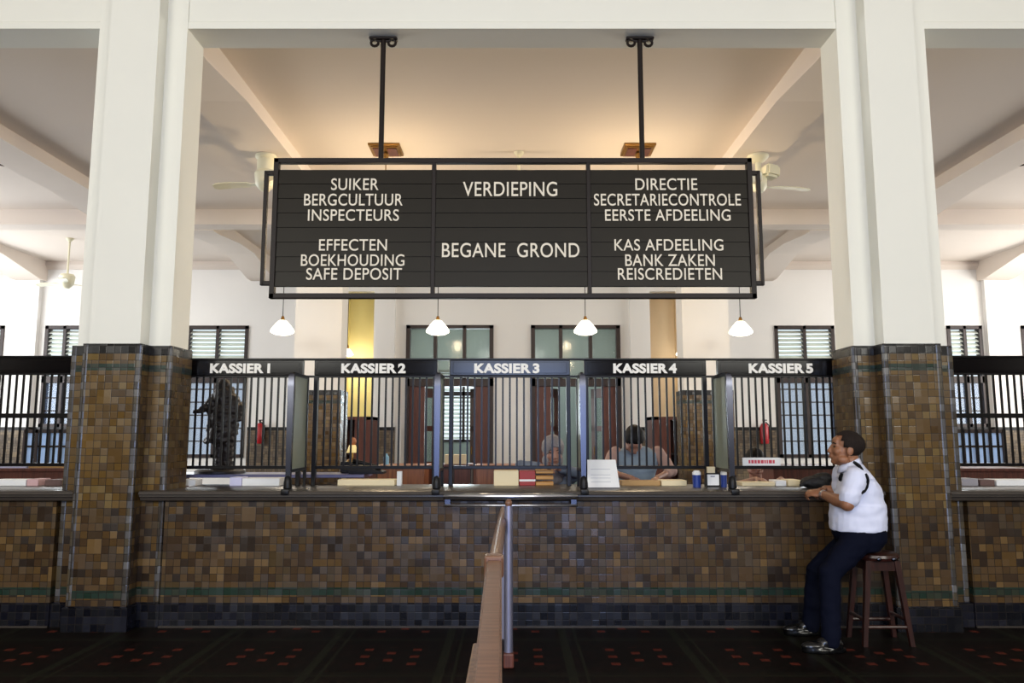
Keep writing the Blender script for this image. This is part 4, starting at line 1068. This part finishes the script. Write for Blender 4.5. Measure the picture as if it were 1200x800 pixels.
# desks behind the tellers
def desk(label, u0, u1, Y, dep, ztop, m, v=555):
    xa, xb = ax(u0, v, Y), ax(u1, v, Y); r = thing('desk', label, 'desk', ((xa+xb)/2, Y+dep/2, 0))
    obj('desk_top', MB().box(xa, xb, Y, Y+dep, ztop-.035, ztop, .005), m, r)
    obj('front_panel', MB().box(xa+.02, xb-.02, Y+.02, Y+.045, .04, ztop-.035), m, r)
    for x in (xa+.03, xb-.055): obj('side_panel', MB().box(x, x+.025, Y+.045, Y+dep-.02, 0, ztop-.035), m, r)
    return r
desk('orange-brown wooden desk behind window 2', 440, 499, 2.3, .6, 1.135, DESKW)
desk('orange-brown wooden desk behind window 3, left of the woman teller', 556, 617, 2.3, .6, 1.135, DESKW)
desk('dark wooden desk behind window 5', 905, 985, 2.3, .6, 1.13, BROWNW)
desk('wooden desk with paper-strewn top left of the left column', -15, 88, 2.1, .7, 1.11, BROWNW)
desk('wooden desk with paper-strewn top right of the right column', 1112, 1215, 2.1, .7, 1.11, BROWNW)
for u0, u1, m_, lab in ((-12, 40, PALEL, 'flat pale papers on the desk at the far left edge'), (42, 82, mat('tan_paper', (176, 140, 92), .8), 'flat tan folder on the desk left of the left column')):
    on_slab('paper_pile', lab, 'papers', u0, u1, 2.32, .3, .03, m_, z=1.11)
# sloping keyboard / phone on the back shelf of window 2
r = thing('desk_telephone', 'dark angled desk telephone on the back shelf of window 2', 'telephone', (ax(432, 552, .95), .95, 1.115))
xa, xb = ax(413, 552, .95), ax(455, 552, .95)
mb = MB(); mb.prism([(xa, 1.116), (xb-.02, 1.116), (xb-.02, 1.135), (xa, 1.215)], 'y', .78, .98); obj('base', mb, DARKMETAL, r)
obj('receiver', MB().tube([(xa+.02, .86, 1.225), (xa+.10, .86, 1.212), (xb-.05, .86, 1.158)], [.028, .017, .026], 12), DARKMETAL, r, True)
# things further back
def cabinet(label, u0, u1, vtop, Y, left):
    xa, xb, zt = ax(u0, 510, Y), ax(u1, 510, Y), at(600, vtop, Y).z
    r = thing('wooden_cabinet', label, 'cabinet', ((xa+xb)/2, Y+.3, 0))
    mb = MB(); t_ = .05
    mb.box(xa, xa+t_+.06*(not left), Y, Y+.6, 0, zt).box(xb-t_-.06*left, xb, Y, Y+.6, 0, zt).box(xa, xb, Y+.56, Y+.6, 0, zt).box(xa, xb, Y, Y+.6, zt-.06, zt).box(xa, xb, Y, Y+.6, 0, .1)
    obj('carcass', mb, BROWNW, r)
    for z in (.6, 1.1): obj('shelf', MB().box(xa+t_, xb-t_, Y+.05, Y+.57, z, z+.025), DARKW, r)
    d0, d1 = (xb-.32, xb) if left else (xa, xa+.32)
    obj('door', MB().box(d0, d1, Y-.03, Y, .1, zt-.06, .004), BROWNW, r)
cabinet('reddish brown open cabinet behind window 2, below the yellow wall', 397, 436, 488, 8.3, True)
cabinet('reddish brown open cabinet behind window 4, below the cream wall', 765, 801, 488, 8.3, False)
# fire extinguishers on the dado
for u, lab in ((304.5, 'red fire extinguisher on the dado behind window 1, to the right of the statuette'), (895.5, 'red fire extinguisher on the dado behind window 5, above the red-printed notice')):
    x = ax(u, 505, 9.87); z = at(0, 507, 9.87).z
    r = thing('fire_extinguisher', lab, 'fire extinguisher', (x, 9.87, z-.2))
    obj('cylinder', MB().lathe([(.0005, -.22), (.075, -.22), (.085, -.19), (.085, .12), (.06, .18), (.03, .2), (.0005, .2)], (x, 9.86, z), 18), mat('extinguisher_red', (170, 26, 36), .35), r, 'auto')
    obj('valve', MB().tube([(x, 9.86, z+.19), (x, 9.86, z+.25)], .02, 10).box(x-.03, x+.06, 9.845, 9.875, z+.25, z+.27), DARKMETAL, r)
    obj('hose', MB().tube([(x+.03, 9.85, z+.22), (x+.1, 9.85, z+.15), (x+.105, 9.85, z-.05), (x+.095, 9.85, z-.12)], .012, 8), DARKMETAL, r)
    obj('wall_bracket', MB().box(x-.04, x+.04, 9.93, 9.967, z-.1, z+.15), DARKMETAL, r)
# white pipe, blue bottle, small boxes
x = ax(468, 515, 9.85); single('wall_pipe', MB().tube([(x, 9.82, 0), (x, 9.82, 1.85)], .035, 12), PAPER, 'thin white vertical pipe left of the left door', 'pipe')
x = ax(452.5, 545, 2.5); single('water_bottle', MB().lathe([(.0005, 0), (.03, 0), (.032, .085), (.015, .105), (.015, .12), (.0005, .121)], (x, 2.5, 1.135), 14), mat('pale_blue_plastic', (130, 176, 200), .3), 'small pale blue bottle on the desk behind window 2', 'bottle', None, 'auto')
r = thing('desk_lamp', 'small brass desk lamp with lit cream shade behind window 2', 'lamp', (ax(411, 548, 1.02), 1.02, 1.115)); lx = r.location.x
obj('lamp_base', MB().lathe([(.0005, 0), (.05, 0), (.05, .015), (.012, .03), (.01, .12), (.0005, .12)], (lx, 1.075, 1.216), 14), BRASS, r, 'auto')
obj('lamp_shade', MB().lathe([(.03, .15), (.055, .08), (.05, .08), (.026, .15)], (lx, 1.075, 1.216), 16, cap=False), mat('glowing_cream_shade', (250, 226, 160), .6, emit=(255, 220, 140), es=.5), r, True)
obj('finial', MB().ell((lx+.005, 1.075, 1.40), (.03, .03, .035)), mat('amber_finial', (190, 116, 70), .5), r, True)
tb = MB().box(lx-.09, lx+.09, 1.0, 1.15, 1.116, 1.215, .004); single('ledger_box', tb, DARKMETAL, 'dark box under the small desk lamp behind window 2', 'box')
for i, (u0, u1, lab) in enumerate(((521, 527, 'leftmost of three cream cartons on the low cabinet behind window 3'), (531, 538, 'middle one of three cream cartons on the low cabinet behind window 3'), (539.5, 546, 'rightmost of three cream cartons on the low cabinet behind window 3'))):
    Y = 3.2; xa, xb = ax(u0, 540, Y), ax(u1, 540, Y); single('carton', MB().box(xa, xb, Y, Y+.2, at(0, 543.5, Y).z, at(0, 532.5, Y).z, .004), CREAMP, lab, 'carton', 'cream cartons')
zt = at(0, 543.5, 3.2).z; xa, xb = ax(512, 545, 3.15), ax(552, 545, 3.15)
r = thing('low_cabinet', 'dark low cabinet under the three cream cartons behind window 3', 'cabinet', ((xa+xb)/2, 3.4, 0))
obj('carcass', MB().box(xa, xb, 3.12, 3.6, 0, zt-.03), DARKW, r); obj('cabinet_top', MB().box(xa-.02, xb+.02, 3.09, 3.62, zt-.03, zt, .004), BROWNW, r)
for i in range(2):
    w_ = (xb-xa)/2; obj('door', MB().box(xa+i*w_+.01, xa+(i+1)*w_-.01, 3.10, 3.12, .08, zt-.06, .003), BROWNW, r)
# low glazed partitions in the wings, lit from the yard windows
SCREEN = mat('pale_blue_sash_glass', (205, 226, 250), .3, 0)
nt = SCREEN.node_tree; tr = nd(nt, 'ShaderNodeBsdfTranslucent'); tr.inputs[0].default_value = lin((215, 232, 255)); ms = nd(nt, 'ShaderNodeMixShader'); ms.inputs[0].default_value = .8
nt.links.new(nt.nodes['Principled BSDF'].outputs[0], ms.inputs[1]); nt.links.new(tr.outputs[0], ms.inputs[2]); nt.links.new(ms.outputs[0], nt.nodes['Material Output'].inputs[0])
for a, b_, lab in ((28, 84, 'low glazed partition with pale blue panes left of the left column'), (1114, 1177, 'low glazed partition with pale blue panes right of the right column')):
    Y = 5.0; xa, xb = ax(a, 520, Y), ax(b_, 520, Y); z0, z1 = at(0, 543, Y).z, at(0, 503, Y).z
    r = thing('glazed_partition', lab, 'partition', ((xa+xb)/2, Y, 0))
    mb = MB(); n = 4
    mb.box(xa, xb, Y, Y+.05, z1-.05, z1).box(xa, xb, Y, Y+.05, z0-.05, z0).box(xa, xb, Y+.01, Y+.04, (z0+z1)/2-.015, (z0+z1)/2+.015)
    for i in range(n+1): x = xa+(xb-xa)*i/n; mb.box(x-.02, x+.02, Y, Y+.05, z0, z1)
    obj('frame', mb, DARKW, r); obj('lower_panel', MB().box(xa, xb, Y, Y+.05, 0, z0-.05), BROWNW, r)
    obj('glass', MB().box(xa, xb, Y+.022, Y+.028, z0, z1), SCREEN, r)
for u0, u1, Y, h, m_, lab in ((-4, 38, .60, .05, PAPER, 'white paper pile on the counter at the far left'), (39, 52, .60, .055, mat('pink_paper', (196, 160, 160), .8), 'pale pink paper pile on the far left counter'), (60, 78, .60, .05, mat('brown_ledger', (96, 72, 66), .7), 'brown ledger on the counter beside the left column'),
                            (1120, 1139, .60, .06, mat('grey_ledger', (150, 146, 150), .7), 'grey ledger on the counter beside the right column'), (1141, 1158, .60, .05, mat('brown_ledger', (96, 72, 66), .7), 'brown ledger right of the grey one, on the right counter'), (1160, 1205, .60, .05, PAPER, 'white paper pile on the counter at the far right')):
    on_slab('paper_pile', lab, 'papers', u0, u1, Y, .18, h, m_)
